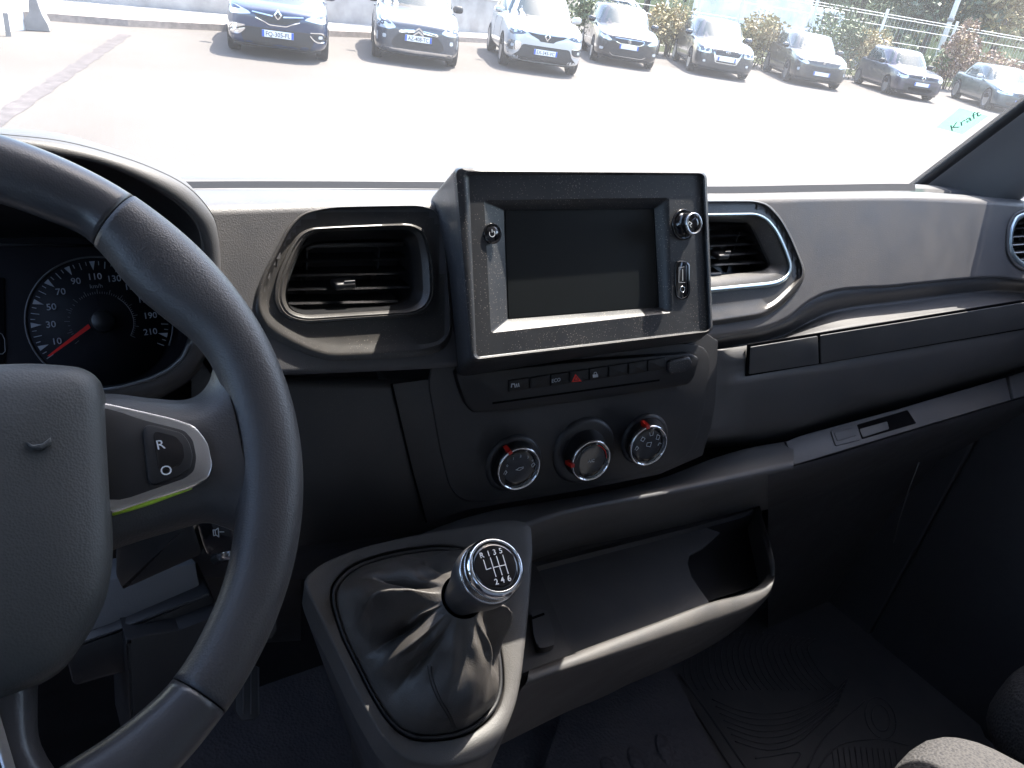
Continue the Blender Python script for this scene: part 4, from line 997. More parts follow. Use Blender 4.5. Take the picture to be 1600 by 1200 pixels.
gs += [zl([(1262,1200),(1290,1150),(1340,1105),(1352,1095)], .0022), zl([(1275,1205),(1310,1165),(1370,1155),(1420,1165)], .0022), zl([(1180,1185),(1200,1182),(1250,1176),(1235,1205)], .0022)]
obj('mat_emblem_ribs', join(*gs), 'rubber', mt)
gs = [zl([(1300+k*9, 1168+abs(k-4)*.5), (1306+k*9, 1215)], .0018) for k in range(12)]
obj('mat_heel_ribs', join(*gs), 'rubber', mt)
def cushion(name, c, sz, rot, label):
    V, Fc = [], []
    n, m = 40, 24; L = []
    for j in range(m+1):
        ph = -math.pi/2+math.pi*j/m
        e = lambda v, p: math.copysign(abs(v)**p, v)
        L.append([rot @ Vector((sz[0]/2*e(math.cos(ph), .55)*e(math.cos(a), .45), sz[1]/2*e(math.cos(ph), .55)*e(math.sin(a), .45), sz[2]/2*e(math.sin(ph), .6)))+Vector(c) for a in [2*math.pi*i/n for i in range(n)]])
    t = thing(name, Vector(c)-Vector((0, 0, sz[2]/2)), label, 'seat')
    obj('seat_cushion', loft(L, True, True, True), 'fabric', t); return t
cushion('passenger_seat', (1.13, -.10, -1.12), (.54, .62, .26), Matrix.Rotation(rad(12), 3, 'Z'), 'grey fabric front corner of the middle passenger seat catching sunlight')
cushion('passenger_seat', (1.63, -.09, -1.10), (.36, .62, .25), Matrix.Rotation(rad(-6), 3, 'Z'), 'dark grey fabric edge of the outer passenger seat at the lower right corner')
# ------------------------------------------------------------------ van body round the cab
van = thing('van_body', (.375, 0, FZ), 'cab body of the van seen from inside: windscreen, door pillar and headliner', 'van')
HDY, HDZ = .10, .45                 # extra forward reach and height of the header rail
E1, E2 = U(1432, 288, .74), U(1600, 160, .645)
def edge_r(z): k = (z-E1.z)/(E2.z-E1.z); return E1.lerp(E2, 0)+(E2-E1)*k
XM = .375
def glass(u, z):                    # u -1..1 across
    r = edge_r(z); half = r.x-XM; bul = .20-.09*(z+.3)
    return Vector((XM+half*u, r.y+bul*(1-abs(u)**2.2), z))
zs = [-.40+(HDZ+.40)*i/16 for i in range(17)]
gz = loft([[glass(-1+2*j/30, z) for j in range(31)] for z in zs], False)
obj('windscreen', gz, 'windscreen', van)
# pillar trim on the passenger side and its twin
def pillar(sx):
    L = []
    for z in [-.44+(HDZ+.50)*i/10 for i in range(11)]:
        r = edge_r(z); 
        pr = [(-.004, .010), (-.001, -.002), (.003, -.008), (.010, -.0125)]
        body = [(.011, -.013), (.03, -.022), (.07, -.045), (.11, -.085), (.155, -.11), (.165, -.11), (.165, .02), (.10, .05)]
        L.append(([Vector((XM+sx*(r.x+a-XM), r.y+b, z)) for a, b in pr], [Vector((XM+sx*(r.x+a-XM), r.y+b, z)) for a, b in body]))
    obj('windscreen_seal', loft([a for a, b in L], False), 'black', van)
    obj('pillar_trim', loft([b for a, b in L], False), 'pillar', van)
pillar(1); pillar(-1)
# header rail, roof lining
hd = [glass(-1+2*j/30, HDZ) for j in range(31)]
L = [[p+Vector((0, .10, -.075)) for p in hd], [p+Vector((0, .012, -.008)) for p in hd], [p+Vector((0, -.02, -.012)) for p in hd], [p+Vector((0, -.06, .02)) for p in hd], [Vector((p.x, .1, HDZ+.12)) for p in hd], [Vector((p.x, -1.0, HDZ+.16)) for p in hd]]
obj('headliner', loft(L[1:], False), 'roof', van)
L = [[p+Vector((0, .03, -.02)) for p in hd], [Vector((p.x, .1, HDZ+.17)) for p in hd], [Vector((p.x, -1.1, HDZ+.21)) for p in hd]]
obj('roof_skin', loft(L, False), 'white_paint', van)
def side(sx, nm):
    X = 1.80 if sx > 0 else XM-(1.80-XM)
    # door card below the window and frame round the opening
    def bx(y0, y1, z0, z1, t=.05): return box((X+sx*t/2, (y0+y1)/2, (z0+z1)/2), (t, y1-y0, z1-z0), .006)
    y_ = -.25 if sx > 0 else -.55
    g = join(bx(-.95, .55, FZ-.05, -.02), bx(.552, 1.0, FZ-.05, -.42), bx(.552, .70, -.418, -.24), bx(-.95, y_, -.02, .62), bx(y_+.002, .47, .40, .62))
    d = obj(nm, g, 'doorcard', van, smooth=False)
side(1, 'passenger_door'); side(-1, 'driver_door')
obj('bulkhead', box((XM, -1.0, -.35), (3.1, .04, 2.1), .01), 'panelvan', van, smooth=False)
fb = []
for j in range(41):
    u = -1.4+2.8*j/40; r = edge_r(-.40); fb.append(Vector((XM+(r.x-XM)*u, r.y+.216*(1-min(1, abs(u))**2.2), -.40)))
obj('front_bulkhead', loft([[p+Vector((0, -.01, .012)) for p in fb], [p+Vector((0, .03, .0)) for p in fb], [p+Vector((0, .03, -1.1)) for p in fb]], False), 'black', van)
bn = [(XM+1.15*u, 1.0-.20*abs(u)**2.2) for u in [-1+2*j/20 for j in range(21)]]
L = [[Vector((x, y, -.375)) for x, y in bn], [Vector((x, y+.10, -.42)) for x, y in bn], [Vector((x, y+.62, -.56)) for x, y in bn], [Vector((x*.96, y+.80, -.72)) for x, y in bn], [Vector((x*.96, y+.88, -1.5)) for x, y in bn]]
obj('bonnet', loft(L, False), 'white_paint', van)
FRAMEV = thing('added_visor', (.05, .5, .27), 'unseen visor board added below the header to shade the steering wheel', 'added visor')  # out of view; added to keep direct sun off the steering wheel
obj('visor_flap', box((.09, .545, .355), (.90, .018, .24), .008, Matrix.Rotation(rad(30), 3, 'X')), 'roof', FRAMEV)
mir = thing('added_mirror', (.66, .50, .25), 'unseen mirror block added below the header to shade the gear lever', 'mirror')  # out of view; added to cast shade on the gear knob and boot
mh = obj('mirror_housing', box((.655, .505, .30), (.21, .03, .10), .012), 'black', mir); obj('mirror_glass', box((.655, .488, .30), (.19, .003, .085), .001), 'chrome', mh); obj('mirror_stem', tube([(.655, .51, .34), (.655, .48, .46)], .01, 10), 'black', mir)
# green service sticker on the glass
stick = [(1462,199),(1500,168),(1545,181),(1504,210)]
def gl_hit(px, py, off=.0015):
    d = ray(px, py).normalized()
    h = GBV.ray_cast(Vector((0, 0, 0)), d); return h[0]-d*off
GBV = BVHTree.FromPolygons([tuple(v) for v in gz[0]], [tuple(f) for f in gz[1]])
P = [[gl_hit(*(Vector(stick[0]).lerp(Vector(stick[1]), a).lerp(Vector(stick[3]).lerp(Vector(stick[2]), a), b))) for a in [i/6 for i in range(7)]] for b in [j/6 for j in range(7)]]
sk = obj('sticker', join(loft(P, False), loft([[p*.9994 for p in r] for r in P], False)), 'sticker', label='translucent pale green sticker with handwriting low on the windscreen beside the pillar', cat='sticker')
A, Bq, Cq = gl_hit(1476, 203, .003), gl_hit(1521, 178, .003), gl_hit(1462, 199, .003)
nn_ = (Bq-A).cross(Cq-A); nn_ = nn_ if nn_.dot(A) < 0 else -nn_
text('handwriting', 'Kraft', gl_hit(1485, 206, .003), Bq-A, nn_.normalized(), .017, 'stickink', sk, width=(gl_hit(1531, 180, .003)-gl_hit(1485, 206, .003)).length)

# ================================================================== CAR PARK (world axes)
FRAME = Matrix.Identity(4)
def eray(px, py): return FE + RE*((px-800)/F_PX) - UE*((py-600)/F_PX)
def G(px, py, z=0):
    d = eray(px, py); p = d*((CAMH-z)/-d.z); return Vector((p.x, p.y, z))
def EY(px, py, Y):
    d = eray(px, py); p = d*(Y/d.y); return Vector((p.x, p.y, p.z+CAMH))
def asphalt():
    m, nt, b = newmat('pale_asphalt'); tc = N(nt, 'ShaderNodeTexCoord')
    n = N(nt, 'ShaderNodeTexNoise'); n.inputs['Scale'].default_value = .35; n.inputs['Detail'].default_value = 6
    n2 = N(nt, 'ShaderNodeTexNoise'); n2.inputs['Scale'].default_value = 90; n2.inputs['Detail'].default_value = 3
    for q in (n, n2): nt.links.new(tc.outputs['Object'], q.inputs['Vector'])
    r = ramp(nt, n.outputs['Fac'], [(0.3, (0.113, 0.103, 0.095)), (0.7, (0.138, 0.128, 0.120))])
    r2 = ramp(nt, n2.outputs['Fac'], [(0.35, (0.75,)*3), (0.65, (1.15,)*3)])
    mx = N(nt, 'ShaderNodeMix', data_type='RGBA', blend_type='MULTIPLY'); mx.inputs['Factor'].default_value = 1
    nt.links.new(r.outputs[0], mx.inputs['A']); nt.links.new(r2.outputs[0], mx.inputs['B']); nt.links.new(mx.outputs['Result'], b.inputs['Base Color'])
    b.inputs['Roughness'].default_value = .95; b.inputs['Specular IOR Level'].default_value = .12
    bp = N(nt, 'ShaderNodeBump'); bp.inputs['Distance'].default_value = .004; nt.links.new(n2.outputs['Fac'], bp.inputs['Height']); nt.links.new(bp.outputs[0], b.inputs['Normal'])
    return m
M['asphalt'] = asphalt()
M['seam'] = plain('asphalt_patch', (0.098, 0.089, 0.089), 1, spec=.1, noise=6)
M['concrete'] = plain('concrete', (0.36, 0.35, 0.34), .85, noise=2.5)
M['concrete_dark'] = plain('dark_grey_concrete', (0.20, 0.195, 0.195), .85, noise=4)  # darker grey than the wall concrete, with slight noise
M['kerb'] = plain('kerb_stone', (0.24, 0.21, 0.19), .9, noise=9)
M['pave'] = plain('pale_paving', (0.42, 0.40, 0.37), .9, noise=3)
M['whitewall'] = plain('white_render', (0.80, 0.80, 0.79), .8, noise=1.5)
M['fence'] = plain('fence_white_metal', (0.62, 0.62, 0.62), .5)
M['tyre'] = plain('tyre_rubber', (0.018, 0.018, 0.018), .8)
M['alloy'] = plain('alloy_rim', (0.28, 0.28, 0.29), .4, .8)
M['steelrim'] = plain('dull_rim', (0.14, 0.14, 0.145), .5, .5)
M['carglass'] = plain('car_glass', (0.03, 0.045, 0.05), .08, 0, 0, spec=.5)
M['lamp'] = plain('headlamp_glass', (0.62, 0.66, 0.70), .08, .35, 1)
M['lampin'] = plain('lamp_reflector', (0.12, 0.13, 0.15), .2, .8)
M['cblack'] = plain('car_black_plastic', (0.022, 0.022, 0.024), .55)
M['plate'] = plain('plate_white', (0.74, 0.75, 0.76), .4)
M['plateblue'] = plain('plate_blue', (0.03, 0.10, 0.45), .4)
M['ink'] = plain('plate_ink', (0.03, 0.03, 0.04), .5)
M['amber'] = plain('amber_lamp', (0.75, 0.45, 0.2), .3)
def paint(name, col, metal=.35, rough=.3): return plain(name, col, rough, metal, 1.0)
def foliage(name, cols):
    m, nt, b = newmat(name); oi = N(nt, 'ShaderNodeTexCoord'); n = N(nt, 'ShaderNodeTexNoise'); n.inputs['Scale'].default_value = 1.7; n.inputs['Detail'].default_value = 6
    nt.links.new(oi.outputs['Object'], n.inputs['Vector'])
    r = ramp(nt, n.outputs['Fac'], [(.3+.4*i/(len(cols)-1), c) for i, c in enumerate(cols)]); nt.links.new(r.outputs[0], b.inputs['Base Color'])
    b.inputs['Roughness'].default_value = .6; return m
M['leaf'] = foliage('leaf_green', [(.05, .075, .03), (.085, .115, .045), (.13, .16, .06)])
M['leafdry'] = foliage('leaf_dry', [(.14, .14, .05), (.26, .21, .09), (.36, .26, .13)])
M['leafbrown'] = foliage('leaf_brown', [(.13, .09, .07), (.22, .14, .10), (.34, .25, .12)])
M['leafdark'] = foliage('leaf_dark', [(.030, .050, .030), (.05, .08, .045), (.09, .12, .06)])
M['bark'] = plain('bark', (.12, .10, .085), .9, noise=8)

g0 = [Vector((-90, -60, 0)), Vector((260, -60, 0)), Vector((260, 260, 0)), Vector((-90, 260, 0))]
obj('ground', (g0, [[0, 1, 2, 3]]), 'asphalt', kind='structure', smooth=False)
# darker repair seam across the asphalt
a, b = G(-30, 205), G(196, 54); dr = (b-a).normalized(); sd = Vector((-dr.y, dr.x, 0))
L = []
for i in range(41):
    t = i/40; p = a.lerp(b, t); wv = .10+.012*math.sin(i*1.3)+.01*math.sin(i*3.1)
    L.append([p-sd*wv+Vector((0, 0, .004)), p+sd*(wv+.01*math.sin(i*2.2))+Vector((0, 0, .004))])
obj('asphalt_seam', loft(L, False), 'seam', kind='structure', smooth=False)

# kerb, pavement and concrete wall behind the first cars
kp = [(-3.0, 16.6), (1.6, 16.75), (3.2, 16.85), (5.0, 17.35), (7.4, 17.9), (9.5, 18.6), (12.5, 19.4), (16.5, 20.3)]
L = []
for x, y in kp: L.append([Vector((x, y, 0)), Vector((x, y+.02, .12)), Vector((x, y+.14, .13)), Vector((x, y+.16, .125)), Vector((x, y+2.6, .14))])
obj('kerb', loft([l[:3] for l in L], False), 'kerb', kind='structure', smooth=False)
obj('pavement', loft([[p for p in l[2:]] for l in L], False), 'pave', kind='structure', smooth=False)
def wall(name, pts, h, th, mat, label, cap=None):
    t = thing(name, (sum(p[0] for p in pts)/len(pts), pts[0][1], 0), label, 'wall')
    L = []
    for x, y in pts:
        H = h(x) if callable(h) else h
        L.append([Vector((x, y, 0)), Vector((x, y, H)), Vector((x+.02, y+th, H)), Vector((x+.02, y+th, 0))])
    obj('wall_panel', loft(L, False, False, False), mat, t, smooth=False)
    if cap:
        L = [[Vector((x, y-.04, H)), Vector((x, y-.04, H+.08)), Vector((x+.02, y+th+.04, H+.08)), Vector((x+.02, y+th+.04, H))] for x, y in pts for H in [(h(x) if callable(h) else h)+.002]]
        obj('wall_coping', loft(L, True, True, True), cap, t, smooth=False)
    return t
wall('concrete_wall', [(2.2, 18.9), (5.5, 19.2), (8.0, 19.6), (10.5, 20.0), (13.0, 20.6), (15.2, 21.2)], lambda x: 1.02, .18, 'concrete', 'low grey concrete wall with white coping behind the parked cars', 'whitewall')
# white gate pier and flared grey buttress at the far left
pier = thing('gate_pier', G(20, 58), 'white gate pier at the far left edge of the car park', 'pier')
p0, p1 = G(-120, 60), G(40, 47)
dq = (p1-p0)
q0, q1 = p0+Vector((-.5, 1.5, 0)), p1+Vector((.1, 1.2, 0))
V = [p0, p1, q1, q0]; V = V+[v+Vector((0, 0, 2.6)) for v in V]
obj('pier_block', (V, [[3,2,1,0],[4,5,6,7],[0,1,5,4],[1,2,6,5],[2,3,7,6],[3,0,4,7]]), 'whitewall', pier, smooth=False)
sl0 = G(13, 56)
obj('pier_post', box(sl0+Vector((0, -.05, .16)), (.07, .05, .34), .01), 'concrete_dark', pier, smooth=False)
bt = thing('buttress', G(58, 49), 'grey flared concrete buttress standing beside the white gate pier', 'buttress')
yb = G(60, 49).y
pr = [(40,47),(78,49.5),(74,38),(66,24),(61,12),(57,0),(52,-60),(42,-60),(44,0),(45,20),(41,25),(37,31)]
F_ = [EY(p[0], p[1], yb) for p in pr]; Bk = [p+Vector((.1, .5, 0)) for p in F_]
obj('buttress_block', loft([F_, Bk], True, True, True), 'concrete_dark', bt, smooth=False)

# ------------------------------------------------------------------ cars
def ring_outline(y0, y1, hw, cy=.12, n=44, p=3.2, bow=.10):
    """rounded plan outline; front and rear bow outwards"""
    out = []
    ym, hl = (y0+y1)/2, (y1-y0)/2
    for k in range(n):
        a = 2*math.pi*k/n; c, s = math.cos(a), math.sin(a)
        out.append((hw*math.copysign(abs(c)**(2/p), c), ym+hl*math.copysign(abs(s)**(2/p), s)))
    return out
def car(name, pos, rot, P, label):
    """P: L W H, hood (leading edge z, cowl z), cowl_y, roof_y0, roof_y1, belt, paint, glass..., front features"""
    R = Matrix.Rotation(rad(rot), 3, 'Z'); O = Vector((pos[0], pos[1], 0))
    t = thing(name, O, label, 'car', 'cars parked along the far side')
    X = lambda v: O+R @ Vector(v)
    XF = lambda g: ([X(v) for v in g[0]],)+tuple(g[1:])
    hw = P['W']/2; Ln = P['L']; z0 = P.get('clear', .17); hl, hc, cy = P['hl'], P['hc'], P['cy']; belt = P['belt']; H = P['H']
    st = []
    ns = P.get('nose', 1.0)
    data = [(0.00, .60, z0+.10, hl-.10, hl-.08), (.03*ns, .76, z0+.03, hl-.03, hl-.01), (.12*ns, .90, z0, hl+.01, hl+.035), (.30, .975, z0, hl+.05, hl+.08), (.62, 1.0, z0-.0, hl+(hc-hl)*.55, hl+(hc-hl)*.62),
            (cy-.06, 1.0, z0-.0, hc-.03, hc), (cy+.35, 1.0, z0, belt, belt+.02), (Ln*.55, 1.0, z0, belt+.01, belt+.03), (Ln*.8, .995, z0, belt+.03, belt+.05), (Ln-.28, .96, z0+.02, belt+.03, belt+.05), (Ln-.06, .84, z0+.06, belt-.02, belt), (Ln, .70, z0+.14, belt-.14, belt-.12)]
    for y, f, zs, zb, zt in data:
        w = hw*f
        l = [(w*.90, zs), (w*.985, zs+.10), (w*1.0, zs+(zb-zs)*.45), (w*.985, zs+(zb-zs)*.72), (w*.95, zb-.02), (w*.86, zb+.012), (w*.55, zt), (0, zt+.012)]
        row = [(x, y, z) for x, z in l]+[(-x, y, z) for x, z in reversed(l[:-1])]
        st.append([Vector(v) for v in row])
    def cap(row):
        c = sum(row, Vector())/len(row)
        return [c+(p-c)*.5 for p in row]
    rows = [cap(st[0])]+st+[cap(st[-1])]
    for p in rows[0]: p.y -= .015
    for p in rows[-1]: p.y += .015
    gb = loft(rows, True, True, True)
    # underside
    n = len(st[0]); 
    body = obj('body', XF(gb), P['paint'], t); subdiv(body, 2)
    # greenhouse shell in paint
    ry0, ry1 = P['ry0'], P['ry1']; L = []
    for k, (s, rw) in enumerate(((-.02, .945), (.0, .94), (.35, .90), (.72, .83), (.90, .77), (.975, .69), (1.0, .50), (1.005, .1))):
        y0 = cy-.02+(ry0-cy)*(s if s < .95 else (1.0 if s == .975 else 1.12 if s == 1.0 else 1.5)); y1 = P['gy1']+(ry1-P['gy1'])*(s if s < .95 else (1.0 if s == .975 else 1.05 if s == 1.0 else 1.3))
        zf = hc-.03 if s <= 0 else None
        o = ring_outline(y0, y1, hw*rw, n=48, p=3.4)
        ring = []
        for x, y in o:
            tt = max(0, min(1, (y-cy)/(P['gy1']-cy)))
            zb = (hc-.04)+(belt+.02-(hc-.04))*min(1, tt*3)
            z = zb+(H-zb)*min(1, s) if s < 1.004 else H
            # plan bow of the windscreen
            yy = y-.10*(1-(x/hw)**2)*(1 if y < (y0+y1)/2 else -.4)*(1-.5*max(0, s))
            z -= .03*(abs(x)/hw)**2*(1 if s > .9 else 0)+ (.02*max(0, (y-ry1+.4)) if s > .9 else 0)
            ring.append(Vector((x, yy, z)))
        L.append(ring)
    gh = obj('cabin_shell', XF(loft(L, True, False, True)), P.get('roofpaint', P['paint']), t); subdiv(gh, 1)
    loc = BASE[t]; Ri = R.transposed()
    def bvh(ob): return BVHTree.FromPolygons([tuple(Ri @ v.co) for v in ob.data.vertices], [tuple(p.vertices) for p in ob.data.polygons])
    BB, BG = bvh(body), bvh(gh)
    def patch(nm, poly, mat, par, axis='f', trees=(None,), off=.006, th=.01, rr=.35, cuts=3, smooth=True):
        trees = [BB] if trees == (None,) else trees
        q = rnd([Vector(p) for p in poly], rr, 3)
        bm = bmesh.new(); vs = [bm.verts.new((p.x, p.y, 0)) for p in q]; f = bm.faces.new(vs)
        bmesh.ops.triangulate(bm, faces=[f]); 
        for _ in range(cuts):
            lg = [e for e in bm.edges if e.calc_length() > .10]
            if not lg: break
            bmesh.ops.subdivide_edges(bm, edges=lg, cuts=1); bmesh.ops.triangulate(bm, faces=[f for f in bm.faces if len(f.verts) > 4])
        out, ok = [], True
        for v in bm.verts:
            if axis == 'f': o_, d_ = Vector((v.co.x, -2, v.co.y)), Vector((0, 1, 0))
            elif axis == 't': o_, d_ = Vector((v.co.x, v.co.y, 4)), Vector((0, 0, -1))
            else: s_ = 1 if axis == 'r' else -1; o_, d_ = Vector((s_*3, v.co.x, v.co.y)), Vector((-s_, 0, 0))
            best = None
            for tries in range(16 if axis == 'f' else 1):
                for T in trees:
                    h = T.ray_cast(o_, d_)
                    if h[0] and h[0].y < Ln*.5+(9 if axis != 'f' else 0) and (best is None or (h[0]-o_).length < (best-o_).length): best = h[0]
                if best is not None: break
                o_ = Vector((o_.x*.993, o_.y, o_.z-.014))
            if best is None: ok = False; best = o_+d_*2.3
            out.append(best-d_*off)
        bm.verts.index_update(); Fc = [[v.index for v in f.verts] for f in bm.faces]
        be = [[v.index for v in e.verts] for e in bm.edges if len(e.link_faces) == 1]; bm.free()
        d_ = {'f': Vector((0, 1, 0)), 't': Vector((0, 0, -1)), 'r': Vector((-1, 0, 0)), 'l': Vector((1, 0, 0))}[axis]
        m = len(out); V = out+[p+d_*(th+off) for p in out]
        Fc = Fc+[[i+m for i in reversed(f)] for f in Fc]+[[a, b, b+m, a+m] for a, b in be]
        if not ok: return None
        return obj(nm, XF((V, Fc)), mat, par, smooth=smooth, angle=40)
    mir = lambda pts: [(-x, z) for x, z in pts]
    hwx = lambda pts: [(x*hw, z) for x, z in pts]
    # glass
    zc = hc+.01
    patch('windscreen', [(-hw*.84, zc+.02), (hw*.84, zc+.02), (hw*.66, H-.09), (-hw*.66, H-.09)], 'carglass', gh, 'f', [BG], rr=.12)
    patch('scuttle', [(-hw*.82, zc-.02), (hw*.82, zc-.02), (hw*.80, zc+.03), (-hw*.80, zc+.03)], 'cblack', gh, 'f', [BG, BB], rr=.1)
    gy1 = P['gy1']; zt = H-.13
    for ax in ('l', 'r'):
        if P.get('doors', 5) == 5:
            wins = [[(cy+.42, belt+.05), (cy+.42+(ry0-cy)*.95, zt), ((cy+gy1)/2-.06, zt), ((cy+gy1)/2-.04, belt+.06)], [((cy+gy1)/2+.02, belt+.06), ((cy+gy1)/2, zt), (ry1-.42, zt-.01), (gy1-.52, belt+.10)]]
        else:
            wins = [[(cy+.42, belt+.05), (cy+.42+(ry0-cy)*.95, zt), ((cy+gy1)/2+.12, zt), ((cy+gy1)/2+.16, belt+.06)], [((cy+gy1)/2+.23, belt+.07), ((cy+gy1)/2+.20, zt), (ry1-.36, zt-.02), (gy1-.48, belt+.12)]]
        for wv in wins: patch('side_window', wv, 'carglass', gh, ax, [BG], rr=.14)
        wf, wr = P['wf'], P['wf']+P['wb']; wrad = P.get('wr', .315)
        for wy in (wf, wr):
            arch = [(wy+math.cos(a)*(wrad+.05), max(z0+.005, wrad+math.sin(a)*(wrad+.05))) for a in [math.pi*i/14 for i in range(15)]]+[(wy-wrad-.05, z0+.03), (wy+wrad+.05, z0+.03)]
            patch('wheel_arch', [(wy+math.cos(a)*(wrad+.045), wrad+math.sin(a)*(wrad+.045)) for a in [rad(-18)+(math.pi+rad(36))*i/16 for i in range(17)]], 'void', body, ax, off=.004, rr=.01)
        dm = (cy+gy1)/2-.02
        patch('door_line', [(dm-.008, z0+.10), (dm+.008, z0+.10), (dm+.008, belt-.02), (dm-.008, belt-.02)], 'cblack', body, ax, off=.003, th=.004, rr=.01)
        patch('door_line', [(cy+.18, z0+.12), (cy+.195, z0+.12), (cy+.28, belt-.03), (cy+.265, belt-.03)], 'cblack', body, ax, off=.003, th=.004, rr=.01)
        patch('door_handle', [(dm-.26, belt-.13), (dm-.10, belt-.13), (dm-.10, belt-.10), (dm-.26, belt-.10)], P.get('handle', P['paint']), body, ax, off=.02, th=.01)
        if P.get('sidestrip'): patch('side_moulding', [(wf+.42, .44), (wr-.40, .44), (wr-.40, .50), (wf+.42, .50)], 'cblack', body, ax, off=.012, th=.004, rr=.1)
        s = 1 if ax == 'r' else -1
        # door mirror
        mz = belt+.06; L2 = []
        for k, (dx, sc) in enumerate(((0, .25), (.02, .8), (.07, 1.0), (.15, 1.0), (.20, .8), (.215, .3))):
            L2.append([Vector((s*(hw*.93-.02+dx), cy+.48+math.cos(a)*.055*sc, mz+math.sin(a)*.075*sc+.01*dx)) for a in [2*math.pi*i/14 for i in range(14)]])
        mr_ = obj('door_mirror', XF(loft(L2, True, True, True)), P.get('mirror', P['paint']), t)
        obj('mirror_glass', XF(box((s*(hw*.93+.10), cy+.535, mz), (.13, .006, .10), .002)), 'chrome', mr_)
        # wheels
        for wy in (wf, wr):
            cx = s*(hw-.105)
            prof = [(wrad*.62, .095), (wrad*.66, .103), (wrad*.80, .108), (wrad*.93, .104), (wrad, .085), (wrad+.002, 0), (wrad, -.085), (wrad*.9, -.10), (wrad*.6, -.10)]
            g_ = lathe((cx, wy, wrad), (s, 0, 0), prof, 36, Vector((0, 1, 0)))
            wo_ = obj('wheel', XF(g_), 'tyre', t, angle=50)
            gs = [lathe((cx, wy, wrad), (s, 0, 0), [(wrad*.66, .098), (wrad*.63, .104), (wrad*.60, .098), (wrad*.585, .05)], 36, Vector((0, 1, 0)))]
            nsp = P.get('spokes', 6)
            for k in range(nsp):
                a = 2*math.pi*k/nsp+.2
                for da in ((-.10, .10) if P.get('twin') else (0,)):
                    d = Vector((0, math.cos(a+da), math.sin(a+da))); e = Vector((0, -math.sin(a+da), math.cos(a+da)))
                    w1, w2 = (wrad*.075, wrad*.05) if P.get('twin') else (wrad*.12, wrad*.10)
                    c = Vector((cx, wy, wrad)); A = Vector((s, 0, 0))
                    V = [c+d*wrad*.10-e*w1+A*.092, c+d*wrad*.10+e*w1+A*.092, c+d*wrad*.61+e*w2+A*.094, c+d*wrad*.61-e*w2+A*.094]; V = V+[v-A*.03 for v in V]
                    gs.append((V, [[0,1,2,3],[7,6,5,4],[0,4,5,1],[1,5,6,2],[2,6,7,3],[3,7,4,0]]))
            gs.append(lathe((cx, wy, wrad), (s, 0, 0), [(wrad*.16, .085), (wrad*.15, .098), (0, .10)], 18, Vector((0, 1, 0))))
            obj('rim', XF(join(*gs)), P.get('rim', 'alloy'), wo_, smooth=False)
            obj('rim_back', XF(lathe((cx, wy, wrad), (s, 0, 0), [(wrad*.60, .045), (0, .046)], 24, Vector((0, 1, 0)))), 'cblack', wo_, smooth=False)
    # underbody
    obj('underbody', XF(box((0, Ln/2, z0+.07), (P['W']*.84, Ln*.90, .16), .02)), 'cblack', t, smooth=False)
    # front end
    for ft in P['front']:
        nm, pts, mat, off = ft[:4]; o = dict(ft[4]) if len(ft) > 4 else {}
        both = o.pop('both', True) if o else True
        pts = hwx(pts)
        for s in ((1, -1) if both else (1,)):
            q = pts if s > 0 else [(-x, z) for x, z in pts]
            patch(nm, q, mat, body, 'f', off=off, **o)
    # plate
    pz = P['pz']; h = BB.ray_cast(Vector((0, -2, pz)), Vector((0, 1, 0)))[0]; py = h.y-.025
    pl_ = obj('number_plate', XF(box((0, py, pz), (.52, .012, .11), .004)), 'plate', t, smooth=False)
    for s in (-1, 1): obj('plate_band', XF(box((s*.24, py-.0065, pz), (.038, .003, .105), .001)), 'plateblue', pl_, smooth=False)
    if P.get('reg'): text('registration', P['reg'], X((0, py-.0085, pz-.036)), R @ Vector((1, 0, 0)), R @ Vector((0, -1, 0)), .072, 'ink', pl_, width=.40, align='CENTER', bold=.01)
    lg = P.get('logo')
    if lg:
        lz = P['lz']; h = BB.ray_cast(Vector((0, -2, lz)), Vector((0, 1, 0)))[0]; yy = h.y-.02; n_ = R @ Vector((0, -1, 0))
        gs = []
        def poly3(pts, th=.02): 
            F1 = [Vector((x, yy, lz+z)) for x, z in pts]; m = len(F1); V = F1+[v+Vector((0, th, 0)) for v in F1]
            return V, [list(range(m)), list(range(2*m-1, m-1, -1))]+[[i, (i+1) % m, m+(i+1) % m, m+i] for i in range(m)]
        def band(pts, wd): # closed outline band
            q = [Vector(p) for p in pts]; qi = inset(q, wd); m = len(q)
            A = [Vector((p.x, yy, lz+p.y)) for p in q]; Bb = [Vector((p.x, yy-.006, lz+p.y)) for p in qi]; A2 = [v+Vector((0, .03, 0)) for v in A]; B2 = [v+Vector((0, .03, 0)) for v in Bb]
            return loft([A2, A, Bb, B2], True)
        if lg == 'diamond': gs = [band([(0, .095), (.068, 0), (0, -.095), (-.068, 0)], .022)]
        elif lg == 'chevrons':
            for dz in (0, -.06): gs.append(poly3([(-.10, -.03+dz), (0, .045+dz), (.10, -.03+dz), (.10, -.058+dz), (0, .012+dz), (-.10, -.058+dz)]))
        elif lg == 'round': gs = [band([(math.cos(a)*.06, math.sin(a)*.06) for a in [2*math.pi*i/24 for i in range(24)]], .01), poly3([(-.035, .035), (-.02, .035), (0, -.01), (.02, .035), (.035, .035), (.006, -.035), (-.006, -.035)])]
        elif lg == 'shield': gs = [band([(-.045, .05), (.045, .05), (.045, -.01), (0, -.055), (-.045, -.01)], .009), poly3([(-.015, .03), (.012, .032), (.02, .0), (.006, -.03), (-.012, -.01)])]
        obj('badge', XF(join(*gs)), 'bright', t, smooth=False)
    return t
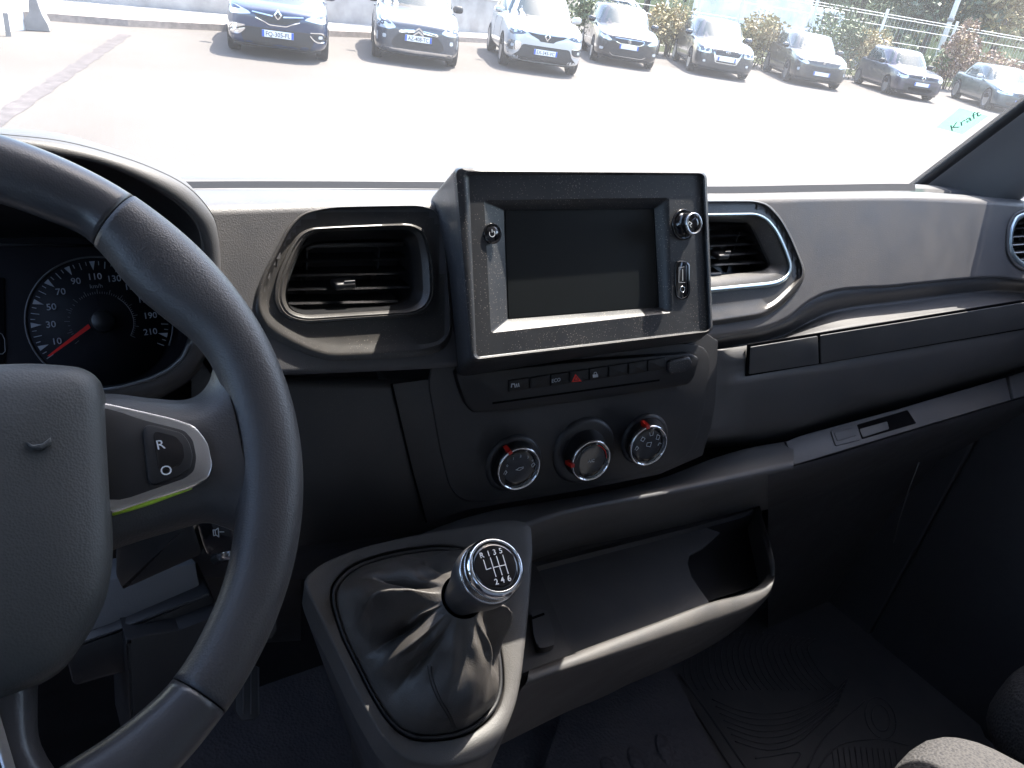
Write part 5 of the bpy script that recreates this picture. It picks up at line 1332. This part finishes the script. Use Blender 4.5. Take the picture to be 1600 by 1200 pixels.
PT = dict(clio=paint('navy_paint', (.014, .030, .078)), ds=paint('slate_blue_paint', (.045, .055, .075)), dsroof=paint('pale_roof_paint', (.5, .5, .52), .2), cap=paint('silver_paint', (.50, .52, .55), .5), peu=paint('black_paint', (.020, .021, .026)), vw=paint('graphite_paint', (.032, .036, .043)), p207=paint('dark_grey_paint', (.030, .031, .032)), ib=paint('dusky_plum_paint', (.045, .043, .065)), bm=paint('deep_teal_paint', (.010, .032, .045), .1, .35))
CH = dict(th=.006, rr=.2)
clio = dict(L=4.06, W=1.73, H=1.45, hl=.78, hc=.97, cy=1.12, ry0=1.85, ry1=3.55, gy1=3.86, belt=.95, wf=.83, wb=2.59, wr=.31, paint=PT['clio'], logo='diamond', lz=.72, pz=.42, reg='FQ-305-FL', nose=1.0, front=[
 ('headlight', [(.98,.80),(.99,.72),(.90,.655),(.70,.67),(.50,.695),(.56,.735),(.80,.80)], 'lamp', .008),
 ('upper_grille', [(-.46,.73),(.46,.73),(.40,.66),(.22,.61),(.16,.58),(-.16,.58),(-.22,.61),(-.40,.66)], 'cblack', .006, dict(both=False, rr=.3)),
 ('grille_chrome', [(.10,.712),(.48,.742),(.49,.725),(.10,.690)], 'bright', .014, CH),
 ('grille_lip', [(-.42,.655),(-.24,.600),(-.16,.565),(.16,.565),(.24,.600),(.42,.655),(.42,.642),(.24,.585),(.17,.548),(-.17,.548),(-.24,.585),(-.42,.642)], 'bright', .012, dict(both=False, rr=.1, th=.006)),
 ('lower_grille', [(-.62,.50),(.62,.50),(.70,.40),(.66,.27),(-.66,.27),(-.70,.40)], 'cblack', .006, dict(both=False)),
 ('bumper_base', [(-.90,.335),(.90,.335),(.86,.215),(-.86,.215)], 'cblack', .004, dict(both=False, rr=.2)),
 ('fog_surround', [(.62,.50),(.86,.51),(.93,.46),(.95,.40),(.80,.37),(.70,.41)], 'cblack', .009),
 ('fog_chrome', [(.62,.515),(.86,.525),(.95,.46),(.96,.40),(.94,.40),(.90,.455),(.85,.505),(.62,.498)], 'bright', .016, dict(rr=.1, th=.006)),
 ('fog_chrome_lower', [(.62,.47),(.70,.40),(.80,.365),(.96,.392),(.96,.375),(.78,.345),(.68,.385),(.61,.455)], 'bright', .016, dict(rr=.1, th=.006)),
 ('fog_lamp', [(.78,.47),(.86,.47),(.86,.42),(.78,.42)], 'lamp', .018)])
ds3 = dict(L=3.95, W=1.72, H=1.46, hl=.76, hc=.99, cy=1.10, ry0=1.80, ry1=3.50, gy1=3.76, belt=.97, wf=.80, wb=2.46, wr=.31, doors=3, paint=PT['ds'], roofpaint=PT['dsroof'], mirror='cblack', logo='chevrons', lz=.67, pz=.51, reg='AZ-408-TC', front=[
 ('headlight', [(.97,.84),(.985,.72),(.90,.63),(.66,.62),(.50,.66),(.60,.74),(.82,.84)], 'lamp', .008),
 ('lamp_reflector', [(.86,.75),(.86,.68),(.78,.68),(.78,.75)], 'lampin', .014),
 ('lower_grille', [(-.40,.60),(.40,.60),(.56,.47),(.60,.36),(.50,.31),(-.50,.31),(-.60,.36),(-.56,.47)], 'cblack', .006, dict(both=False, rr=.25)),
 ('grille_chrome', [(.10,.665),(.42,.635),(.46,.60),(.40,.585),(.10,.615),(.10,.632),(.40,.602),(.42,.607),(.38,.622),(.10,.652)], 'bright', .013, dict(rr=.05, th=.006)),
 ('fog_lamp', [(.72,.53),(.80,.53),(.80,.46),(.72,.46)], 'lamp', .012),
 ('daylight_strip', [(.90,.55),(.93,.55),(.93,.40),(.90,.40)], 'lamp', .010),
 ('bumper_lip', [(-.80,.30),(.80,.30),(.90,.27),(.88,.24),(-.88,.24),(-.90,.27)], 'chrome', .010, dict(both=False, rr=.1))])
capt = dict(L=4.12, W=1.78, H=1.57, hl=.86, hc=1.06, cy=1.10, ry0=1.85, ry1=3.60, gy1=3.92, belt=1.03, clear=.20, wf=.82, wb=2.60, wr=.335, paint=PT['cap'], logo='diamond', lz=.77, pz=.45, reg='EX-343-VC', rim='alloy', spokes=5, front=[
 ('headlight', [(.97,.90),(.985,.80),(.88,.73),(.66,.75),(.52,.79),(.62,.83),(.85,.90)], 'lampin', .008),
 ('headlamp_lens', [(.92,.86),(.93,.80),(.80,.77),(.74,.80),(.80,.85)], 'lamp', .012),
 ('upper_grille', [(-.50,.82),(-.25,.80),(.25,.80),(.50,.82),(.40,.76),(.22,.70),(.16,.66),(-.16,.66),(-.22,.70),(-.40,.76)], 'cblack', .008, dict(both=False, rr=.2)),
 ('lower_grille', [(-.60,.57),(.60,.57),(.66,.42),(.80,.32),(.78,.25),(-.78,.25),(-.80,.32),(-.66,.42)], 'cblack', .006, dict(both=False)),
 ('bumper_base', [(-.92,.37),(.92,.37),(.88,.26),(-.88,.26)], 'cblack', .004, dict(both=False, rr=.2)),
 ('fog_surround', [(.64,.58),(.90,.60),(.95,.52),(.93,.44),(.72,.45),(.66,.50)], 'cblack', .010),
 ('fog_chrome', [(.62,.60),(.91,.62),(.97,.52),(.95,.425),(.70,.43),(.62,.50),(.65,.50),(.72,.45),(.925,.445),(.945,.52),(.895,.60),(.64,.585)], 'bright', .016, dict(rr=.05, th=.006)),
 ('fog_lamp', [(.80,.55),(.87,.55),(.87,.49),(.80,.49)], 'lamp', .018)])
peug = dict(L=4.25, W=1.78, H=1.46, hl=.76, hc=.97, cy=1.18, ry0=1.95, ry1=3.70, gy1=4.05, belt=.95, wf=.86, wb=2.60, wr=.31, paint=PT['peu'], logo='shield', lz=.655, pz=.52, reg=None, mirror=PT['peu'], front=[
 ('headlight', [(.985,.83),(.99,.76),(.84,.66),(.62,.62),(.54,.645),(.66,.72),(.84,.81)], 'lamp', .008),
 ('upper_grille', [(-.46,.705),(.46,.705),(.40,.63),(.30,.595),(-.30,.595),(-.40,.63)], 'cblack', .008, dict(both=False, rr=.3)),
 ('grille_chrome', [(-.47,.72),(.47,.72),(.42,.62),(.31,.58),(-.31,.58),(-.42,.62),(-.40,.63),(-.30,.595),(.30,.595),(.40,.63),(.445,.705),(-.445,.705)], 'bright', .012, dict(both=False, rr=.05, th=.006)),
 ('lower_grille', [(-.52,.46),(.52,.46),(.60,.36),(.52,.28),(-.52,.28),(-.60,.36)], 'cblack', .006, dict(both=False)),
 ('bumper_lip', [(-.56,.335),(-.45,.275),(.45,.275),(.56,.335),(.56,.32),(.46,.26),(-.46,.26),(-.56,.32)], 'chrome', .012, dict(both=False, rr=.1, th=.006)),
 ('fog_lamp', [(.76,.44),(.88,.45),(.88,.38),(.78,.38)], 'lamp', .012)])
vwp = dict(L=4.60, W=1.80, H=1.48, hl=.76, hc=.97, cy=1.22, ry0=2.00, ry1=3.70, gy1=4.30, belt=.95, wf=.90, wb=2.70, wr=.325, paint=PT['vw'], logo='round', lz=.70, pz=.52, reg=None, front=[
 ('headlight', [(.975,.80),(.985,.68),(.90,.62),(.56,.62),(.52,.66),(.56,.76),(.80,.80)], 'lamp', .008),
 ('lamp_reflector', [(.86,.74),(.86,.66),(.76,.66),(.76,.74)], 'lampin', .014), ('lamp_reflector', [(.72,.73),(.72,.66),(.62,.66),(.62,.73)], 'lampin', .014),
 ('grille_surround', [(-.50,.78),(.50,.78),(.36,.42),(.30,.40),(-.30,.40),(-.36,.42)], 'chrome', .006, dict(both=False, rr=.15)),
 ('upper_grille', [(-.45,.76),(.45,.76),(.38,.60),(-.38,.60)], 'cblack', .014, dict(both=False, rr=.15)),
 ('lower_grille', [(-.34,.46),(.34,.46),(.30,.42),(-.30,.42)], 'cblack', .014, dict(both=False, rr=.15)),
 ('lower_intake', [(-.60,.36),(.60,.36),(.55,.28),(-.55,.28)], 'cblack', .008, dict(both=False)),
 ('fog_surround', [(.58,.46),(.88,.48),(.90,.38),(.60,.36)], 'cblack', .008),
 ('fog_lamp', [(.66,.44),(.74,.44),(.74,.38),(.66,.38)], 'lamp', .014)])
p207 = dict(L=4.03, W=1.75, H=1.47, hl=.78, hc=1.00, cy=1.05, ry0=1.80, ry1=3.50, gy1=3.80, belt=.96, wf=.84, wb=2.54, wr=.31, paint=PT['p207'], logo='shield', lz=.74, pz=.42, reg=None, sidestrip=True, rim='steelrim', spokes=8, front=[
 ('headlight', [(.97,.92),(.985,.80),(.86,.70),(.60,.64),(.52,.67),(.62,.76),(.84,.90)], 'lamp', .008),
 ('lower_grille', [(-.66,.62),(.66,.62),(.60,.50),(.56,.30),(-.56,.30),(-.60,.50)], 'cblack', .006, dict(both=False, rr=.3)),
 ('fog_lamp', [(.80,.52),(.87,.52),(.87,.44),(.80,.44)], 'lamp', .012)])
ibz = dict(L=3.85, W=1.66, H=1.42, hl=.76, hc=.93, cy=1.10, ry0=1.75, ry1=3.35, gy1=3.66, belt=.91, wf=.80, wb=2.45, wr=.29, doors=3, paint=PT['ib'], logo='diamond', lz=.69, pz=.50, reg=None, rim='steelrim', spokes=8, mirror='cblack', front=[
 ('headlight', [(.95,.78),(.965,.68),(.90,.62),(.66,.62),(.60,.68),(.66,.75),(.82,.78)], 'lamp', .008),
 ('upper_grille', [(-.54,.74),(.54,.74),(.54,.66),(-.54,.66)], 'cblack', .006, dict(both=False, rr=.2)),
 ('bumper_base', [(-.95,.48),(.95,.48),(.92,.24),(-.92,.24)], 'cblack', .005, dict(both=False, rr=.2)),
 ('lower_grille', [(-.50,.38),(.50,.38),(.46,.28),(-.46,.28)], 'void', .010, dict(both=False))])
bmw = dict(L=4.47, W=1.76, H=1.39, hl=.70, hc=.92, cy=1.36, ry0=2.10, ry1=3.40, gy1=4.10, belt=.90, wf=.78, wb=2.73, wr=.33, doors=3, paint=PT['bm'], logo='round', lz=.64, pz=.42, reg=None, spokes=7, twin=True, mirror=PT['cap'], front=[
 ('headlight', [(.95,.74),(.965,.64),(.86,.60),(.46,.60),(.44,.66),(.60,.72)], 'lamp', .008),
 ('kidney_grille', [(.04,.70),(.26,.70),(.24,.58),(.06,.58)], 'cblack', .010),
 ('lower_grille', [(-.60,.40),(.60,.40),(.56,.28),(-.56,.28)], 'cblack', .006, dict(both=False))])
car('parked_car', (5.02, 14.05), -21, clio, 'navy blue hatchback with diamond badge and chrome fog lamp trims, leftmost in the row')
car('parked_car', (7.92, 14.40), -25, ds3, 'slate blue small car with double chevron badge and pale roof, second from the left')
car('parked_car', (11.13, 14.50), -27, capt, 'silver white crossover with diamond badge, parked beside the slate blue car')
car('parked_car', (15.6, 16.70), -33, peug, 'black hatchback with a chrome rimmed grille, just right of the silver crossover')
car('parked_car', (18.85, 16.05), -36, vwp, 'graphite estate car with a tall shield shaped chrome grille and round badge')
car('parked_car', (22.8, 15.55), -37, p207, 'dark grey five door hatchback with big swept headlights and side mouldings')
car('parked_car', (26.8, 14.45), -35, ibz, 'older dusky plum three door hatchback with black bumper near the pillar')
car('parked_car', (29.9, 12.5), -42, bmw, 'dark teal coupe with twin spoke alloy wheels cut off by the door pillar')
#BACKGROUND
# ------------------------------------------------------------------ fence, planting and what lies beyond
def on_line(px, A, B, py=20):
    d = eray(px, py); dx, dy = d.x, d.y; ex, ey = B[0]-A[0], B[1]-A[1]
    t = (A[0]*ey-A[1]*ex)/(dx*ey-dy*ex); return Vector((dx*t, dy*t, 0))
FA, FB = (16.5, 22.4), (46.0, 17.2)
fen = thing('mesh_fence', on_line(1272, FA, FB), 'white welded mesh fence on square posts behind the right hand cars', 'fence')
pp_ = [on_line(x, FA, FB) for x in (800, 925, 1040, 1156, 1272, 1386, 1502, 1640, 1800)]
for p in pp_: obj('fence_post', box(p+Vector((0, 0, 1.3)), (.09, .09, 2.6), .01), 'fence', fen, smooth=False)
for a, b in zip(pp_[:-1], pp_[1:]):
    gs = []; e = (b-a); n = max(4, int(e.length/.22)); 
    for z in (.25, .85, 1.45, 2.0, 2.32, 2.42): gs.append(tube([a+Vector((0, .03, z)), b+Vector((0, .03, z))], .013, 4))
    for i in range(1, n): p = a+e*i/n; gs.append(tube([p+Vector((0, .04, .2)), p+Vector((0, .04, 2.45))], .0035, 3))
    obj('mesh_panel', join(*gs), 'fence', fen, smooth=False)
rail = thing('railing', (10.6, 20.1, 1.1), 'white slatted railing on the concrete wall between the small car and the crossover', 'railing')
gs = []
for i in range(34):
    x = 9.4+i*.13; y = 20.0+(x-10.5)*.24 if x > 10.5 else 19.8+(x-9.4)*.18
    gs.append(box((x, y, 1.62), (.05, .03, .92), 0))
obj('baluster_run', join(*gs), 'fence', rail, smooth=False)
obj('top_rail', tube([(9.3, 19.78, 2.1), (10.5, 20.0, 2.1), (13.8, 20.8, 2.1)], .035, 6), 'fence', rail)
def leaves(c, r, n, s, squash=1.0, hollow=.55, seed=0):
    R_ = random.Random(seed); V, Fc = [], []
    lumps = [(R_.uniform(-.55, .55), R_.uniform(-.55, .55), R_.uniform(-.35, .6), R_.uniform(.35, .65)) for _ in range(9)]
    for i in range(n):
        l = R_.choice(lumps)
        th, ph = R_.uniform(0, 2*math.pi), math.acos(R_.uniform(-1, 1)); q = R_.uniform(hollow, 1.05)*l[3]
        p = Vector((l[0]+q*math.sin(ph)*math.cos(th), l[1]+q*math.sin(ph)*math.sin(th), l[2]+q*math.cos(ph)))
        P = Vector(c)+Vector((p.x*r[0], p.y*r[1], p.z*r[2]))
        if P.z < .03: continue
        a = Vector((R_.gauss(0, 1), R_.gauss(0, 1), R_.gauss(0, 1))).normalized(); b = a.cross(Vector((R_.gauss(0, 1), R_.gauss(0, 1), R_.gauss(0, 1)))).normalized()
        k = s*R_.uniform(.5, 1.3); m = len(V)
        V += [P-a*k, P+b*k*.45, P+a*k, P-b*k*.45]; Fc.append([m, m+1, m+2, m+3])
    return V, Fc
def bush(px, py, z0, dist_line, r, mat, label, n=1500, s=.085, seed=1, grp='bushes behind the parked cars'):
    p = on_line(px, *dist_line); t = thing('bush', (p.x, p.y, 0), label, 'bush', grp)
    obj('foliage', leaves((p.x, p.y, z0), r, n, s, seed=seed), mat, t, smooth=False, fix=False)
    R_ = random.Random(seed); gs = []
    for i in range(7):
        q = Vector((p.x+R_.uniform(-.3, .3)*r[0], p.y+R_.uniform(-.3, .3)*r[1], 0)); gs.append(tube([q, q+Vector((R_.uniform(-.3, .3)*r[0], R_.uniform(-.2, .2), z0)), q+Vector((R_.uniform(-.6, .6)*r[0], R_.uniform(-.3, .3), z0+r[2]*.6))], [.025, .018, .006], 5))
    obj('stems', join(*gs), 'bark', t)
BL = ((16.5, 21.3), (46.0, 16.3))
bush(1052, 70, .85, BL, (1.35, .9, 1.05), 'leafdry', 'dry yellow bush between the black hatchback and the graphite estate', seed=2, n=2200)
bush(1196, 70, .8, BL, (1.5, .9, 1.0), 'leafdry', 'dry straw coloured bush between the graphite estate and the dark grey hatchback', seed=3, n=2200)
bush(918, 30, .9, ((14, 21.4), (24, 20.6)), (1.0, .7, .8), 'leaf', 'green bush behind the crossover and the black hatchback', seed=4)
bush(1320, 70, .95, BL, (2.0, .8, 1.35), 'leaf', 'green bush climbing the fence behind the dark grey hatchback', seed=5, n=2600)
bush(1385, 60, .85, BL, (1.6, .8, 1.2), 'leafdry', 'pale green and straw bush behind the plum hatchback roof', seed=6, n=2000)
bush(1462, 80, .65, BL, (1.9, .8, .95), 'leaf', 'low green bush between the plum hatchback and the teal coupe', seed=7, n=2000)
bush(1532, 60, 1.35, BL, (1.7, .7, 1.5), 'leafbrown', 'tall withered brown shrub on the fence above the teal coupe', seed=8, n=2600)
bush(1605, 70, .8, BL, (2.6, .8, 1.1), 'leafbrown', 'low withered brown shrub at the right edge behind the coupe', seed=9, n=2000)
bush(1120, 40, .6, BL, (1.6, .7, .7), 'leaf', 'low green bush hidden behind the graphite estate', seed=10, n=1200)
def tree(px, D, h, cr, label, mat='leaf', seed=1, n=5200, s=.20, grp='trees beyond the fence'):
    d = eray(px, 10); k = D/math.hypot(d.x, d.y); p = Vector((d.x*k, d.y*k, 0))
    t = thing('tree', p, label, 'tree', grp); R_ = random.Random(seed)
    tp = p+Vector((R_.uniform(-.4, .4), 0, h*.55))
    gs = [tube([p, p.lerp(tp, .5)+Vector((.15, 0, 0)), tp, tp+Vector((.2, 0, h*.25))], [.24, .19, .14, .05], 8)]
    for i in range(6):
        a = R_.uniform(0, 6.28); q = p.lerp(tp, R_.uniform(.6, 1)); gs.append(tube([q, q+Vector((math.cos(a)*cr*.35, math.sin(a)*cr*.35, h*.12)), q+Vector((math.cos(a)*cr*.75, math.sin(a)*cr*.75, h*.22))], [.09, .06, .02], 6))
    obj('trunk', join(*gs), 'bark', t)
    obj('crown', leaves((p.x, p.y, h*.50), (cr, cr, h*.48), n, s, hollow=.2, seed=seed), mat, t, smooth=False, fix=False)
tr_ = [(905, 52, 7, 3.4, 'small grey green tree seen over the silver crossover', 'leaf'), (1010, 60, 8, 4.2, 'dark tree behind the roof of the black hatchback', 'leafdark'), (1085, 62, 7.5, 4.0, 'dark rounded tree left of the white truck', 'leafdark'),
 (1290, 64, 9, 4.2, 'grey green tree just right of the white truck', 'leaf'), (1345, 60, 9, 4.6, 'bushy green tree above the second fence post from the pillar', 'leaf'), (1420, 66, 10, 5.0, 'tall loose green tree above the plum hatchback', 'leaf'),
 (1465, 54, 8, 3.6, 'dark tree left of the leaning pole', 'leafdark'), (1525, 62, 9, 4.4, 'dark evergreen tree right of the leaning pole', 'leafdark'), (1580, 58, 9, 4.6, 'pale yellowish tree at the right edge above the coupe', 'leafdry'), (1640, 64, 10, 5, 'dark tree beyond the right edge of the glass', 'leafdark')]
for i, a in enumerate(tr_): tree(a[0], a[1], a[2], a[3], a[4], a[5], seed=20+i)
p = on_line(1490, (30, 24), (50, 19)); pol = thing('utility_pole', p, 'pale pole rising behind the fence at the right', 'pole')
obj('pole_shaft', tube([p, p+Vector((.15, .1, 7))], [.13, .10], 10), 'fence', pol); obj('pole_band', tube([p+Vector((.05, .03, 2.6)), p+Vector((.053, .032, 2.75))], .15, 10), 'concrete_dark', pol)
M['hillside'] = plain('wooded_hillside', (.042, .055, .034), 1, spec=0, noise=.35)
def hills():
    L = []
    for j, (D, hh) in enumerate(((75, 0), (80, 5), (88, 9), (100, 13), (125, 18), (170, 24))):
        l = []
        for i in range(61):
            d = eray(930+i*22, 20); k = D/math.hypot(d.x, d.y); q = i/60
            l.append(Vector((d.x*k, d.y*k, hh*(.55+.45*math.sin(i*.35+j)*.4+.25*q)*(min(1, (i+1)/9)))))
        L.append(l)
    return loft(L, False)
obj('hills', hills(), 'hillside', kind='structure')
M['field'] = plain('rough_grass', (.050, .056, .034), 1, spec=0, noise=.6)
q = [on_line(x, (FA[0], FA[1]+.4), (FB[0], FB[1]+.4)) for x in (985, 1100, 1300, 1500, 1800, 2400)]
fq = [Vector((p.x*9, p.y*9, .004)) for p in q]
obj('grass', loft([[p+Vector((0, 0, .004)) for p in q], fq], False), 'field', kind='structure', smooth=False)
# white box truck parked beyond the fence
def trk():
    c = on_line(1205, (20, 31), (60, 24)); c.z = 0
    dirv = Vector((.82, -.57, 0)); nx = Vector((-.57, -.82, 0)); R_ = Matrix((dirv, -nx, Vector((0, 0, 1)))).transposed()
    t = thing('box_truck', c, 'white box truck parked beyond the fence above the graphite estate', 'truck')
    B = lambda x, y, z, sx, sy, sz, b=.03: box(c+R_ @ Vector((x, y, z)), (sx, sy, sz), b, R_)
    obj('cargo_box', B(-1.1, 0, 2.05, 5.4, 2.2, 2.5), 'whitewall', t, smooth=False)
    cabv = obj('cab', B(2.55, 0, 1.45, 1.7, 2.0, 1.7, .15), 'whitewall', t, smooth=False)
    obj('cab_window', B(2.7, -1.01, 1.85, .8, .03, .5), 'carglass', cabv, smooth=False); obj('windscreen', B(3.41, 0, 1.85, .04, 1.7, .6), 'carglass', cabv, smooth=False)
    obj('chassis', B(.2, 0, .62, 6.6, 1.5, .22), 'cblack', t, smooth=False)
    for x in (-2.2, 2.4):
        for y in (-1, 1): obj('wheel', lathe(c+R_ @ Vector((x, y*.95, .42)), R_ @ Vector((0, y, 0)), [(.25, .12), (.40, .12), (.42, 0), (.40, -.12)], 24), 'tyre', t)
trk()
p = on_line(1040, (18, 30), (40, 27)); far1 = dict(clio); far1.update(paint=PT['vw'], roofpaint=PT['dsroof'], reg=None, logo=None)
car('distant_car', (p.x, p.y), 60, far1, 'dark car with a pale roof seen through the fence above the dry yellow bush')
p = on_line(1440, (30, 24), (50, 21)); far2 = dict(clio); far2.update(paint=PT['clio'], reg=None, logo=None)
car('distant_car', (p.x, p.y), 70, far2, 'blue car seen through the fence above the plum hatchback')
p = Vector((8.2, 24.5, 0)); far3 = dict(clio); far3.update(paint=PT['clio'], reg=None, logo=None)
car('distant_car', (p.x-1.5, p.y), 80, far3, 'dark blue car parked behind the concrete wall left of the slate blue car')
